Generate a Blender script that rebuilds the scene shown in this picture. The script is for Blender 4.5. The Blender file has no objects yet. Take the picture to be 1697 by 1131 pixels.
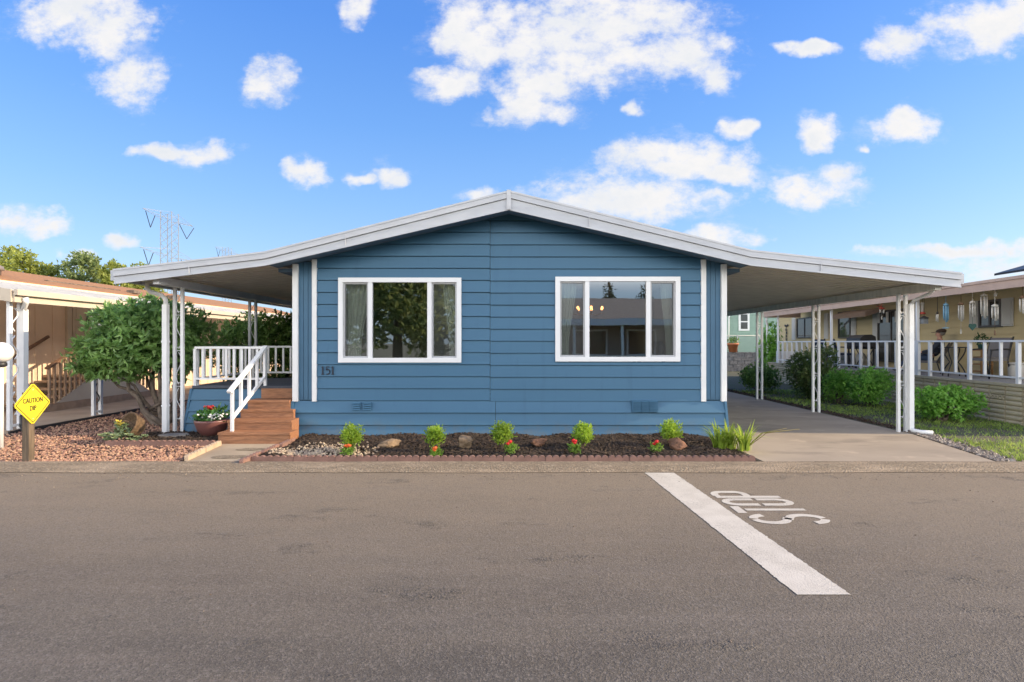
import bpy, math, random
import numpy as np
from mathutils import Vector, Matrix, Euler
R = math.radians
S = bpy.context.scene
COL = S.collection
rng = np.random.default_rng(7)
random.seed(11)
F, CX, CY, CH = 900.0, 848.5, 568.0, 1.6
def PX(px, Y): return (px - CX) * Y / F
def PZ(py, Y): return CH - (py - CY) * Y / F
ORD = ['first','second','third','fourth','fifth','sixth','seventh','eighth','ninth','tenth','eleventh','twelfth','thirteenth','fourteenth']

# ------------------------------------------------------------------ mesh builder
class MB:
    def __init__(s): s.v = []; s.f = []; s.sm = []
    def add(s, vs, fs, smooth=False):
        b = len(s.v); s.v.extend([tuple(map(float, p)) for p in vs])
        for f in fs: s.f.append(tuple(i + b for i in f)); s.sm.append(smooth)
        return s
    def bx(s, x0, x1, y0, y1, z0, z1):
        v = [(x0,y0,z0),(x1,y0,z0),(x1,y1,z0),(x0,y1,z0),(x0,y0,z1),(x1,y0,z1),(x1,y1,z1),(x0,y1,z1)]
        return s.add(v, [(0,3,2,1),(4,5,6,7),(0,1,5,4),(1,2,6,5),(2,3,7,6),(3,0,4,7)])
    def hexa(s, v):
        return s.add(v, [(0,3,2,1),(4,5,6,7),(0,1,5,4),(1,2,6,5),(2,3,7,6),(3,0,4,7)])
    def bar(s, p, q, w, h, up=(0,0,1)):
        p, q = Vector(p), Vector(q); d = (q - p).normalized(); up = Vector(up)
        a = d.cross(up)
        if a.length < 1e-4: a = d.cross(Vector((0,1,0)))
        a.normalize(); b = a.cross(d).normalized()
        o = [(-w/2,-h/2),(w/2,-h/2),(w/2,h/2),(-w/2,h/2)]
        v = [p + a*i + b*j for i, j in o] + [q + a*i + b*j for i, j in o]
        return s.add(v, [(0,1,2,3),(7,6,5,4),(1,0,4,5),(2,1,5,6),(3,2,6,7),(0,3,7,4)])
    def tube(s, pts, r, n=8, closed=False, cap=True):
        pts = [Vector(p) for p in pts]; m = len(pts)
        rs = r if hasattr(r, '__len__') else [r]*m
        v = []; prev = None
        for i, p in enumerate(pts):
            if closed: d = pts[(i+1) % m] - pts[i-1]
            else: d = pts[min(i+1, m-1)] - pts[max(i-1, 0)]
            d.normalize()
            if prev is None:
                a = d.cross(Vector((0,0,1)))
                if a.length < 1e-3: a = d.cross(Vector((0,1,0)))
            else:
                a = prev - d*prev.dot(d)
            a.normalize(); prev = a; b = d.cross(a)
            for k in range(n):
                t = 2*math.pi*k/n; v.append(p + (a*math.cos(t) + b*math.sin(t))*rs[i])
        f = []
        for i in range(m if closed else m-1):
            j = (i+1) % m
            for k in range(n):
                f.append((i*n+k, i*n+(k+1) % n, j*n+(k+1) % n, j*n+k))
        if cap and not closed:
            f.append(tuple(range(n))[::-1]); f.append(tuple((m-1)*n+k for k in range(n)))
        return s.add(v, f, True)
    def lathe(s, prof, n=24, c=(0,0,0), sx=1, sy=1):
        v = []
        for r, z in prof:
            for k in range(n):
                t = 2*math.pi*k/n; v.append((c[0]+r*sx*math.cos(t), c[1]+r*sy*math.sin(t), c[2]+z))
        f = []; m = len(prof)
        for i in range(m-1):
            for k in range(n): f.append((i*n+k, i*n+(k+1) % n, (i+1)*n+(k+1) % n, (i+1)*n+k))
        if prof[0][0] > 1e-5: f.append(tuple(range(n))[::-1])
        if prof[-1][0] > 1e-5: f.append(tuple((m-1)*n+k for k in range(n)))
        return s.add(v, f, True)
    def ball(s, c, r, n=12, m=8):
        rx, ry, rz = r if hasattr(r, '__len__') else (r, r, r)
        prof = [(max(1e-4, math.sin(math.pi*i/m)), -math.cos(math.pi*i/m)) for i in range(m+1)]
        v = []
        for a, z in prof:
            for k in range(n):
                t = 2*math.pi*k/n; v.append((c[0]+a*rx*math.cos(t), c[1]+a*ry*math.sin(t), c[2]+z*rz))
        f = [(i*n+k, i*n+(k+1) % n, (i+1)*n+(k+1) % n, (i+1)*n+k) for i in range(m) for k in range(n)]
        return s.add(v, f, True)
    def prism(s, poly, d0, d1, axis='y'):
        # poly: ccw list of (a,b); axis y -> (a, d, b); x -> (d, a, b); z -> (a, b, d)
        def mk(a, b, d): return (a, d, b) if axis == 'y' else ((d, a, b) if axis == 'x' else (a, b, d))
        n = len(poly); v = [mk(a, b, d0) for a, b in poly] + [mk(a, b, d1) for a, b in poly]
        f = [tuple(range(n)), tuple(range(2*n-1, n-1, -1))]
        for i in range(n): j = (i+1) % n; f.append((j, i, i+n, j+n))
        return s.add(v, f)
    def stones(s, pts, sizes, flat=.7):
        base = np.array([(1,0,0),(-1,0,0),(0,1,0),(0,-1,0),(0,0,1),(0,0,-1)], float)
        fs = [(0,2,4),(2,1,4),(1,3,4),(3,0,4),(2,0,5),(1,2,5),(3,1,5),(0,3,5)]
        for p, z in zip(pts, sizes):
            a = rng.uniform(0, 6.28); c, sn = math.cos(a), math.sin(a)
            v = base * (z*rng.uniform(.6, 1.2, (6, 1))) * (1, rng.uniform(.6,1), flat)
            v = v + rng.normal(0, z*.14, (6, 3))
            x = v[:,0]*c - v[:,1]*sn; y = v[:,0]*sn + v[:,1]*c
            s.add(np.stack([x+p[0], y+p[1], v[:,2]+p[2]], 1), fs)
        return s
    def xf(s, M): s.v = [tuple(M @ Vector(p)) for p in s.v]; return s
    def build(s, name, mat, parent=None, local=False, mod=None):
        me = bpy.data.meshes.new(name)
        off = Vector((0,0,0))
        if parent is not None and not local:
            q = parent
            while q is not None: off += q.location; q = q.parent
        me.from_pydata([(p[0]-off.x, p[1]-off.y, p[2]-off.z) for p in s.v], [], s.f)
        me.polygons.foreach_set('use_smooth', s.sm)
        me.materials.append(mat); me.update()
        o = bpy.data.objects.new(name, me); COL.objects.link(o)
        if parent is not None: o.parent = parent
        return o

def tag(o, label=None, cat=None, group=None, kind=None):
    if label: o['label'] = label
    if cat: o['category'] = cat
    if group: o['group'] = group
    if kind: o['kind'] = kind
    return o
def thing(name, label, cat, loc=(0,0,0), rz=0, group=None):
    o = bpy.data.objects.new(name, None); COL.objects.link(o); o.location = loc; o.rotation_euler = (0,0,rz)
    o.empty_display_size = .2
    return tag(o, label, cat, group)
KIDS = {}
def copy_tree(o, loc=None, rz=None, label=None, scale=None):
    allo = list(COL.objects)
    def rec(a, par):
        c = a.copy(); COL.objects.link(c); c.parent = par
        for ch in [x for x in allo if x.parent == a]: rec(ch, c)
        return c
    c = rec(o, None)
    if loc: c.location = loc
    if rz is not None: c.rotation_euler.z = rz
    if label: c['label'] = label
    if scale: c.scale = (scale,)*3
    return c

# ------------------------------------------------------------------ materials
def nn(t, typ, **kw):
    n = t.nodes.new(typ)
    for k, v in kw.items(): setattr(n, k, v)
    return n
def setin(t, sock, v):
    if hasattr(v, 'links'): t.links.new(v, sock)
    else: sock.default_value = v
def math_(t, op, a, b=None, c=None, clamp=False):
    n = nn(t, 'ShaderNodeMath', operation=op, use_clamp=clamp); setin(t, n.inputs[0], a)
    if b is not None: setin(t, n.inputs[1], b)
    if c is not None: setin(t, n.inputs[2], c)
    return n.outputs[0]
def vmath(t, op, a, b=None):
    n = nn(t, 'ShaderNodeVectorMath', operation=op); setin(t, n.inputs[0], a)
    if b is not None: setin(t, n.inputs[1], b)
    return n.outputs['Value'] if op in ('DOT_PRODUCT','LENGTH') else n.outputs[0]
def mixc(t, fac, a, b, typ='MIX'):
    n = nn(t, 'ShaderNodeMix', data_type='RGBA', blend_type=typ); setin(t, n.inputs['Factor'], fac)
    for k, v in ((6, a), (7, b)):
        if isinstance(v, tuple) and len(v) == 3: v = (*v, 1)
        setin(t, n.inputs[k], v)
    return n.outputs[2]
def noise(t, vec, scale, detail=4, rough=.55):
    n = nn(t, 'ShaderNodeTexNoise'); n.inputs['Scale'].default_value = scale; n.inputs['Detail'].default_value = detail
    n.inputs['Roughness'].default_value = rough
    if vec is not None: t.links.new(vec, n.inputs['Vector'])
    return n.outputs['Fac']
def ramp(t, fac, lo, hi):
    n = nn(t, 'ShaderNodeMapRange', interpolation_type='SMOOTHSTEP'); setin(t, n.inputs['Value'], fac)
    n.inputs['From Min'].default_value = lo; n.inputs['From Max'].default_value = hi
    return n.outputs['Result']
def pos(t, sc=None):
    p = nn(t, 'ShaderNodeNewGeometry').outputs['Position']
    if sc: p = vmath(t, 'MULTIPLY', p, sc)
    return p
def bump(t, h, strength, dist, prev=None):
    b = nn(t, 'ShaderNodeBump'); b.inputs['Strength'].default_value = strength; b.inputs['Distance'].default_value = dist
    t.links.new(h, b.inputs['Height'])
    if prev is not None: t.links.new(prev, b.inputs['Normal'])
    return b.outputs[0]
def newmat(name):
    m = bpy.data.materials.new(name); m.use_nodes = True
    return m, m.node_tree, m.node_tree.nodes['Principled BSDF']
def M(name, col, rough=.6, var=0, vs=3.0, bs=0, bstr=.3, bd=.01, island=0, metal=0, spec=.5, col2=None, stretch=None, grain=0):
    m, t, b = newmat(name)
    b.inputs['Roughness'].default_value = rough; b.inputs['Metallic'].default_value = metal
    b.inputs['Specular IOR Level'].default_value = spec
    c = (*col, 1)
    p = nn(t, 'ShaderNodeTexCoord').outputs['Object']
    if stretch: p = vmath(t, 'MULTIPLY', p, stretch)
    if var:
        n = noise(t, p, vs, 5)
        d = tuple(x*(1-var) for x in col) if col2 is None else col2
        c = mixc(t, ramp(t, n, .32, .68), c, (*d, 1))
    if grain:
        c = mixc(t, math_(t, 'MULTIPLY', noise(t, p, vs*9, 3), grain), c, (*[x*.45 for x in col], 1))
    if island:
        g = nn(t, 'ShaderNodeNewGeometry').outputs['Random Per Island']
        h = nn(t, 'ShaderNodeHueSaturation'); setin(t, h.inputs['Color'], c)
        t.links.new(math_(t, 'MULTIPLY_ADD', g, island*2, 1-island), h.inputs['Value'])
        t.links.new(math_(t, 'MULTIPLY_ADD', g, .03, .485), h.inputs['Hue'])
        c = h.outputs[0]
    setin(t, b.inputs['Base Color'], c)
    if bs: t.links.new(bump(t, noise(t, p, bs, 4), bstr, bd), b.inputs['Normal'])
    return m
def leafmat(name, col, col2, trans=.35, rough=.45, island=.3, spec=.35):
    col = tuple(min(.8, x*1.45) for x in col); col2 = tuple(min(.8, x*1.45) for x in col2)
    m, t, b = newmat(name)
    g = nn(t, 'ShaderNodeNewGeometry').outputs['Random Per Island']
    c = mixc(t, g, (*col, 1), (*col2, 1))
    c = mixc(t, ramp(t, noise(t, pos(t), 2.5, 2), .3, .7), c, (*[x*.7 for x in col], 1))
    t.links.new(c, b.inputs['Base Color']); b.inputs['Roughness'].default_value = rough; b.inputs['Specular IOR Level'].default_value = spec
    tr = nn(t, 'ShaderNodeBsdfTranslucent'); h = nn(t, 'ShaderNodeHueSaturation'); h.inputs['Value'].default_value = 1.5; h.inputs['Hue'].default_value = .48
    t.links.new(c, h.inputs['Color']); t.links.new(h.outputs[0], tr.inputs['Color'])
    mx = nn(t, 'ShaderNodeMixShader'); mx.inputs[0].default_value = trans
    t.links.new(b.outputs[0], mx.inputs[1]); t.links.new(tr.outputs[0], mx.inputs[2])
    t.links.new(mx.outputs[0], t.nodes['Material Output'].inputs[0])
    return m
def leaves(mb, clumps, n, L, W, shell=.5, up=.25, whorl=1, droop=0, fold=.25):
    vol = np.array([c[3]*c[4]*c[5] for c in clumps])**.67; vol = vol/vol.sum()
    idx = rng.choice(len(clumps), n, p=vol)
    for i in idx:
        cx, cy, cz, rx, ry, rz = clumps[i]
        d = rng.normal(size=3); d /= np.linalg.norm(d)
        rad = 1 - shell*rng.random()**1.5
        p = np.array((cx, cy, cz)) + d*np.array((rx, ry, rz))*rad*rng.uniform(.85, 1.2)
        out = d*np.array((1/rx, 1/ry, 1/rz)); out /= np.linalg.norm(out)
        for k in range(whorl):
            ax = out*.55 + rng.normal(size=3)*.65 + np.array((0,0,up)); ax /= np.linalg.norm(ax)
            sd = np.cross(ax, out + rng.normal(size=3)*.35); ln = np.linalg.norm(sd)
            if ln < 1e-3: continue
            sd /= ln; nm = np.cross(sd, ax)
            l = L*rng.uniform(.6, 1.25); w = W*rng.uniform(.7, 1.2)
            q = p + ax*l
            m1 = p + ax*l*.45 + sd*w/2 + nm*fold*w; m2 = p + ax*l*.45 - sd*w/2 + nm*fold*w
            q = q - np.array((0,0,droop*l))
            mb.add([p, m1, q, m2], [(0,1,2),(0,2,3)])
    return mb
def text_mb(s, size, ext=.002, align='CENTER', sx=1.0, bold=0.0):
    cu = bpy.data.curves.new('t', 'FONT'); cu.body = s; cu.size = size; cu.extrude = ext; cu.align_x = align; cu.align_y = 'CENTER'; cu.offset = bold
    cu.resolution_u = 3
    o = bpy.data.objects.new('t', cu); COL.objects.link(o)
    dg = bpy.context.evaluated_depsgraph_get(); me = bpy.data.meshes.new_from_object(o.evaluated_get(dg))
    mb = MB(); mb.add([(v.co.x*sx, v.co.y, v.co.z) for v in me.vertices], [tuple(p.vertices) for p in me.polygons])
    bpy.data.objects.remove(o); bpy.data.curves.remove(cu); bpy.data.meshes.remove(me)
    return mb
def flat_stroke(mb, pts, w, z):
    pts = [Vector((p[0], p[1])) for p in pts]; L = []; Rr = []
    for i, p in enumerate(pts):
        d = (pts[min(i+1, len(pts)-1)] - pts[max(i-1, 0)]).normalized(); nrm = Vector((-d.y, d.x))
        L.append((*(p + nrm*w/2), z)); Rr.append((*(p - nrm*w/2), z))
    m = len(pts)
    mb.add(L + Rr, [(i, m+i, m+i+1, i+1) for i in range(m-1)])

# palette
white = M('white_paint', (.76,.77,.78), .45, var=.06, vs=4, bs=60, bstr=.05)
whitem = M('white_metal', (.72,.73,.75), .4, var=.1, vs=3)
fasciam = M('fascia_metal', (.48,.50,.54), .42, var=.1, vs=2.5, stretch=(1,1,4))
roofm = M('pale_roof_metal', (.62,.63,.64), .45, var=.2, vs=2)
def bluemat():
    m, t, b = newmat('blue_siding_paint'); p = pos(t)
    g = nn(t, 'ShaderNodeNewGeometry').outputs['Random Per Island']
    c = mixc(t, g, (.051,.138,.230), (.056,.148,.248))
    c = mixc(t, math_(t, 'MULTIPLY', ramp(t, noise(t, pos(t,(.9,1,2.2)), 1.6, 5), .4, .7), .35), c, (.050,.134,.232))
    c = mixc(t, math_(t, 'MULTIPLY', ramp(t, noise(t, pos(t,(7,7,.6)), 1.0, 4), .55, .75), .22), c, (.03,.09,.165))
    xyz = nn(t, 'ShaderNodeSeparateXYZ'); t.links.new(p, xyz.inputs[0])
    low = math_(t, 'SUBTRACT', 1.0, ramp(t, xyz.outputs[2], .0, .38))
    c = mixc(t, math_(t, 'MULTIPLY', math_(t, 'MULTIPLY', low, ramp(t, noise(t, p, 6, 6, .65), .42, .7)), .5), c, (.14,.125,.10))
    t.links.new(c, b.inputs['Base Color']); b.inputs['Roughness'].default_value = .5; b.inputs['Specular IOR Level'].default_value = .3
    t.links.new(bump(t, noise(t, pos(t,(.5,1,9)), 9, 5), .12, .004), b.inputs['Normal'])
    return m
blue = bluemat()
bluedk = M('blue_panel_paint', (.049,.132,.224), .55, var=.1, vs=2)
vinyl = M('white_vinyl', (.78,.79,.81), .35, var=.03)
alum = M('grey_sash_metal', (.42,.43,.45), .4)
dark = M('dark_metal', (.03,.03,.033), .5, var=.2)
navy = M('navy_numeral', (.015,.022,.04), .4)
wood = M('stained_step_wood', (.43,.20,.10), .55, var=.45, vs=5, bs=14, bstr=.25, stretch=(1.2,9,12), grain=.5)
carpet = M('grey_deck_coating', (.075,.085,.105), .9, var=.2, vs=40)
concrete_w = M('path_concrete', (.45,.365,.265), .85, var=.22, vs=1.6, bs=70, bstr=.25, grain=.35)
bark = M('grey_bark', (.20,.155,.12), .85, var=.5, vs=9, bs=30, bstr=.6)
soil = M('dark_soil', (.035,.026,.02), .95, var=.4, vs=12, bs=40, bstr=.8)
terracotta = M('brown_edging_concrete', (.27,.155,.125), .85, var=.25, vs=6, bs=60, bstr=.3)
glassm = None
# ------------------------------------------------------------------ special materials
def covermat(name, col, k):
    m, t, b = newmat(name); b.inputs['Base Color'].default_value = (*col,1); b.inputs['Roughness'].default_value = .5
    c = mixc(t, ramp(t, noise(t, pos(t,(1,5,1)), 2.2, 4), .3, .7), col, tuple(x*.78 for x in col)); t.links.new(c, b.inputs['Base Color'])
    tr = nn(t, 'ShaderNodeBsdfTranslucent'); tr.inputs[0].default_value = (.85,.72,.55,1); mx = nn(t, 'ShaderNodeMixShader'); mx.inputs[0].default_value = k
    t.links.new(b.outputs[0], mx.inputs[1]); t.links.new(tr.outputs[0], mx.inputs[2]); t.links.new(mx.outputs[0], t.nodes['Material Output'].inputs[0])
    return m
soffitm = covermat('translucent_awning_pan', (.80,.77,.69), .085)  # metal awning pans made slightly translucent to brighten their undersides
def road_mat():
    m, t, b = newmat('worn_asphalt'); p = pos(t)
    xyz = nn(t, 'ShaderNodeSeparateXYZ'); t.links.new(p, xyz.inputs[0])
    big = noise(t, pos(t, (.18, .7, 1)), 1.0, 5)
    c = mixc(t, ramp(t, big, .3, .7), (.118,.105,.087), (.074,.066,.056))
    # wheel-worn streaks run along the road
    st = noise(t, pos(t, (.12, 1.9, 1)), 1.3, 4)
    c = mixc(t, math_(t, 'MULTIPLY', ramp(t, st, .52, .75), .5), c, (.165,.142,.122))
    st2 = noise(t, pos(t, (.3, 1.6, 1)), 1.7, 6)
    c = mixc(t, math_(t, 'MULTIPLY', ramp(t, st2, .57, .72), .45), c, (.066,.059,.054))
    # tan kerb dirt, widened to paint the road brighter with distance
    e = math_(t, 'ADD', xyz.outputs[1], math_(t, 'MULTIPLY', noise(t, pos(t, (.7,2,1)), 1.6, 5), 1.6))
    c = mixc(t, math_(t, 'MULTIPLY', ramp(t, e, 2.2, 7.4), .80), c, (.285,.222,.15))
    # oil drips and tyre-dark blotches
    c = mixc(t, math_(t, 'MULTIPLY', ramp(t, noise(t, pos(t,(.35,1.0,1)), 2.2, 6, .6), .60, .78), .35), c, (.055,.047,.042))
    c = mixc(t, math_(t, 'MULTIPLY', ramp(t, noise(t, pos(t,(.25,2.4,1)), 1.1, 7, .65), .55, .72), .35), c, (.20,.165,.13))
    # aggregate
    v = nn(t, 'ShaderNodeTexVoronoi'); v.inputs['Scale'].default_value = 130; t.links.new(p, v.inputs['Vector'])
    g = noise(t, p, 210, 2)
    v2 = nn(t, 'ShaderNodeTexVoronoi'); v2.inputs['Scale'].default_value = 60; t.links.new(p, v2.inputs['Vector'])
    sp2 = nn(t, 'ShaderNodeSeparateColor'); t.links.new(v2.outputs['Color'], sp2.inputs[0])
    sp = nn(t, 'ShaderNodeSeparateColor'); t.links.new(v.outputs['Color'], sp.inputs[0])
    c = mixc(t, math_(t, 'MULTIPLY', ramp(t, sp.outputs[0], .6, 1.0), .33), c, (.28,.245,.215))
    c = mixc(t, math_(t, 'MULTIPLY', ramp(t, sp.outputs[1], .6, 1.0), .42), c, (.03,.028,.027))
    # ravelled patches where the binder has gone
    rv = ramp(t, noise(t, pos(t, (.6,1.3,1)), 1.5, 8, .68), .57, .70)
    c = mixc(t, math_(t, 'MULTIPLY', math_(t, 'MULTIPLY', rv, ramp(t, v.outputs['Distance'], .25, .6)), .7), c, (.04,.036,.033))
    c = mixc(t, math_(t, 'MULTIPLY', math_(t, 'MULTIPLY', rv, ramp(t, sp2.outputs[0], .45, .8)), .6), c, (.24,.21,.17))
    c = mixc(t, math_(t, 'MULTIPLY', ramp(t, sp2.outputs[1], .82, .95), .35), c, (.24,.21,.175))
    t.links.new(c, b.inputs['Base Color']); b.inputs['Roughness'].default_value = .8; b.inputs['Specular IOR Level'].default_value = .3
    h = math_(t, 'ADD', math_(t, 'MULTIPLY', v.outputs['Distance'], math_(t, 'MULTIPLY_ADD', rv, 1.6, .5)), math_(t, 'MULTIPLY', g, .5))
    h = math_(t, 'ADD', h, math_(t, 'MULTIPLY', v2.outputs['Distance'], math_(t, 'MULTIPLY_ADD', rv, 2.2, .5)))
    n1 = bump(t, h, .7, .007)
    n2 = bump(t, noise(t, p, 1.2, 4), .25, .05, n1)
    t.links.new(n2, b.inputs['Normal'])
    return m
def paint_mat():
    m, t, b = newmat('worn_road_paint'); p = pos(t)
    v = nn(t, 'ShaderNodeTexVoronoi'); v.inputs['Scale'].default_value = 85; t.links.new(p, v.inputs['Vector'])
    c = mixc(t, ramp(t, noise(t, p, 5, 5), .3, .7), (.60,.555,.475), (.52,.475,.40))
    w = math_(t, 'MULTIPLY', ramp(t, noise(t, p, 55, 6, .7), .53, .64), ramp(t, noise(t, p, 2.3, 4), .38, .62))
    c = mixc(t, math_(t, 'MULTIPLY', w, .8), c, (.22,.20,.18))
    t.links.new(c, b.inputs['Base Color']); b.inputs['Roughness'].default_value = .7
    t.links.new(bump(t, v.outputs['Distance'], .45, .005), b.inputs['Normal'])
    return m
def aggregate_mat():
    m, t, b = newmat('exposed_aggregate_kerb'); p = pos(t)
    v = nn(t, 'ShaderNodeTexVoronoi'); v.inputs['Scale'].default_value = 42; t.links.new(p, v.inputs['Vector'])
    sp = nn(t, 'ShaderNodeSeparateColor'); t.links.new(v.outputs['Color'], sp.inputs[0])
    c = mixc(t, sp.outputs[0], (.27,.205,.135), (.165,.13,.088))
    c = mixc(t, ramp(t, sp.outputs[1], .8, 1), c, (.34,.28,.20))
    c = mixc(t, math_(t, 'MULTIPLY', ramp(t, noise(t, pos(t,(.8,4,1)), 1.3, 5), .45, .7), .6), c, (.40,.31,.215))
    t.links.new(c, b.inputs['Base Color']); b.inputs['Roughness'].default_value = .9
    t.links.new(bump(t, v.outputs['Distance'], .9, .012), b.inputs['Normal'])
    return m
def driveway_mat():
    m, t, b = newmat('stained_concrete'); p = pos(t)
    c = mixc(t, ramp(t, noise(t, pos(t,(.5,1,1)), .9, 6), .3, .7), (.43,.355,.27), (.30,.25,.195))
    c = mixc(t, math_(t, 'MULTIPLY', ramp(t, noise(t, pos(t,(.4,1.1,1)), 1.3, 7, .62), .52, .66), .6), c, (.165,.14,.115))
    c = mixc(t, math_(t, 'MULTIPLY', noise(t, p, 90, 3), .5), c, (.25,.2,.15))
    c = mixc(t, math_(t, 'MULTIPLY', ramp(t, noise(t, p, 2.2, 6), .58, .7), .35), c, (.54,.43,.32))
    t.links.new(c, b.inputs['Base Color']); b.inputs['Roughness'].default_value = .82
    t.links.new(bump(t, noise(t, p, 80, 4), .3, .006), b.inputs['Normal'])
    return m
def ground_mat():
    m, t, b = newmat('yard_earth'); p = pos(t)
    c = mixc(t, ramp(t, noise(t, p, .8, 6), .38, .62), (.07,.085,.035), (.085,.07,.05))
    c = mixc(t, math_(t, 'MULTIPLY', noise(t, p, 35, 4), .6), c, (.03,.035,.02))
    t.links.new(c, b.inputs['Base Color']); b.inputs['Roughness'].default_value = .95
    t.links.new(bump(t, noise(t, p, 30, 5), .8, .03), b.inputs['Normal'])
    return m
def glass_mat(name='window_glass', tint=(.80,.86,.84), boost=2.6):
    m, t, b = newmat(name); t.nodes.remove(b)
    fr = nn(t, 'ShaderNodeFresnel'); fr.inputs['IOR'].default_value = 1.5
    fac = math_(t, 'MULTIPLY_ADD', fr.outputs[0], boost, .24, clamp=True)
    tr = nn(t, 'ShaderNodeBsdfTransparent'); tr.inputs[0].default_value = (*tint, 1)
    gl = nn(t, 'ShaderNodeBsdfGlossy'); gl.inputs['Roughness'].default_value = .0; gl.inputs['Color'].default_value = (.92,.96,.97,1)
    mx = nn(t, 'ShaderNodeMixShader'); t.links.new(fac, mx.inputs[0]); t.links.new(tr.outputs[0], mx.inputs[1]); t.links.new(gl.outputs[0], mx.inputs[2])
    t.links.new(bump(t, noise(t, pos(t), 1.1, 2), .05, .02), gl.inputs['Normal'])
    t.links.new(mx.outputs[0], t.nodes['Material Output'].inputs[0])
    return m
def screen_mat():
    m, t, b = newmat('insect_screen'); b.inputs['Base Color'].default_value = (.16,.165,.17,1); b.inputs['Roughness'].default_value = .8
    tr = nn(t, 'ShaderNodeBsdfTransparent'); mx = nn(t, 'ShaderNodeMixShader'); mx.inputs[0].default_value = .16
    t.links.new(tr.outputs[0], mx.inputs[1]); t.links.new(b.outputs[0], mx.inputs[2]); t.links.new(mx.outputs[0], t.nodes['Material Output'].inputs[0])
    return m
def emit_mat(name, col, s):
    m, t, b = newmat(name); b.inputs['Base Color'].default_value = (*col,1); b.inputs['Emission Color'].default_value = (*col,1); b.inputs['Emission Strength'].default_value = s
    return m
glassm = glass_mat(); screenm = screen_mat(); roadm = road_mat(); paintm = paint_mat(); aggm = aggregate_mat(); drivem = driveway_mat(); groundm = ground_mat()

# ------------------------------------------------------------------ setting: ground, road, kerb, driveway, path
def sheet(name, x0, x1, y0, y1, z, mat, nx=1, ny=1, parent=None):
    mb = MB(); v = [(x0+(x1-x0)*i/nx, y0+(y1-y0)*j/ny, z) for j in range(ny+1) for i in range(nx+1)]
    mb.add(v, [(j*(nx+1)+i, j*(nx+1)+i+1, (j+1)*(nx+1)+i+1, (j+1)*(nx+1)+i) for j in range(ny) for i in range(nx)])
    return mb.build(name, mat, parent)
g = sheet('ground', -900, 900, -700, 1400, -.06, groundm); tag(g, kind='structure')
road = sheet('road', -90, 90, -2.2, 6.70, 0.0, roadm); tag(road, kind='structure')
# stop bar and stencilled word, worn white paint on the asphalt
mb = MB(); n = 160
L = []; Rr = []
for i in range(n+1):
    k = i/n; y = 3.44 + (6.66-3.44)*k; j1, j2 = rng.normal(0, .0035, 2)
    L.append((1.807+(1.630-1.807)*k + j1, y, .004)); Rr.append((2.147+(1.985-2.147)*k + j2, y, .004))
mb.add(L+Rr, [(i, n+1+i, n+2+i, i+1) for i in range(n)])
mb.build('stop_line', paintm, road)
mb = MB()
def letter(strokes, y0, x1, w=.2, h=.66, th=.074):
    for st in strokes:
        flat_stroke(mb, [(x1 - v*h, y0 + u*w) for u, v in st], th, .004)
def arc(cu, cv, ru, rv, a0, a1, n=9): return [(cu+ru*math.cos(R(a0+(a1-a0)*i/n)), cv+rv*math.sin(R(a0+(a1-a0)*i/n))) for i in range(n+1)]
Sx, Tx, Ox, Pxx = 2.84, 2.80, 2.79, 2.77
letter([arc(.5,.76,.45,.22,10,85), arc(.5,.76,.45,.22,97,262), arc(.5,.76,.45,.22,262,264,1)+[(.62,.50)],
        [(.42,.52)]+arc(.5,.25,.45,.23,72,-82), arc(.5,.25,.45,.23,-98,-172)], 4.80, Sx, w=.235)
letter([[(0,.965),(1,.965)]], 5.085, Tx, w=.21, th=.085); letter([[(.5,.86),(.5,0)]], 5.085, Tx, w=.21, th=.062)
letter([[(.06,.53),(.06,.8)]+arc(.5,.8,.44,.18,175,8)+[(.94,.53)], [(.06,.47),(.06,.2)]+arc(.5,.2,.44,.18,185,352)+[(.94,.47)]], 5.34, Ox, w=.20)
letter([[(.08,0),(.08,1)], [(.26,.97)]+arc(.5,.82,.44,.15,85,0)+arc(.5,.62,.44,.13,0,-85)+[(.26,.49)]], 5.60, Pxx, w=.215)
mb.build('stop_lettering', paintm, road)
# kerb: low rolled strip of exposed aggregate
mb = MB(); prof = [(6.66,.006),(6.72,.016),(6.82,.028),(6.95,.036),(7.08,.036),(7.18,.03),(7.23,.012),(7.23,-.05)]
xs = np.linspace(-60, 60, 241); v = []
for x in xs:
    w = .008*math.sin(x*1.7)+.006*math.sin(x*4.1+1)
    for i, (y, z) in enumerate(prof): v.append((x, y + (w + rng.normal(0,.006) if i < 2 else 0), z + (rng.normal(0,.002) if 0 < i < 6 else 0)))
m_ = len(prof); mb.add(v, [(i*m_+j, (i+1)*m_+j, (i+1)*m_+j+1, i*m_+j+1) for i in range(240) for j in range(m_-1)], True)
tag(mb.build('kerb', aggm), kind='structure')
# driveway
mb = MB(); mb.prism([(3.36,7.232),(6.45,7.232),(6.95,9.45),(7.05,24),(3.72,24),(3.72,9.3),(3.36,9.1)], -.05, .012, 'z')
mb.v = [(x, y, z) for x, y, z in mb.v]
tag(mb.build('driveway', drivem), kind='structure')
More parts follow.
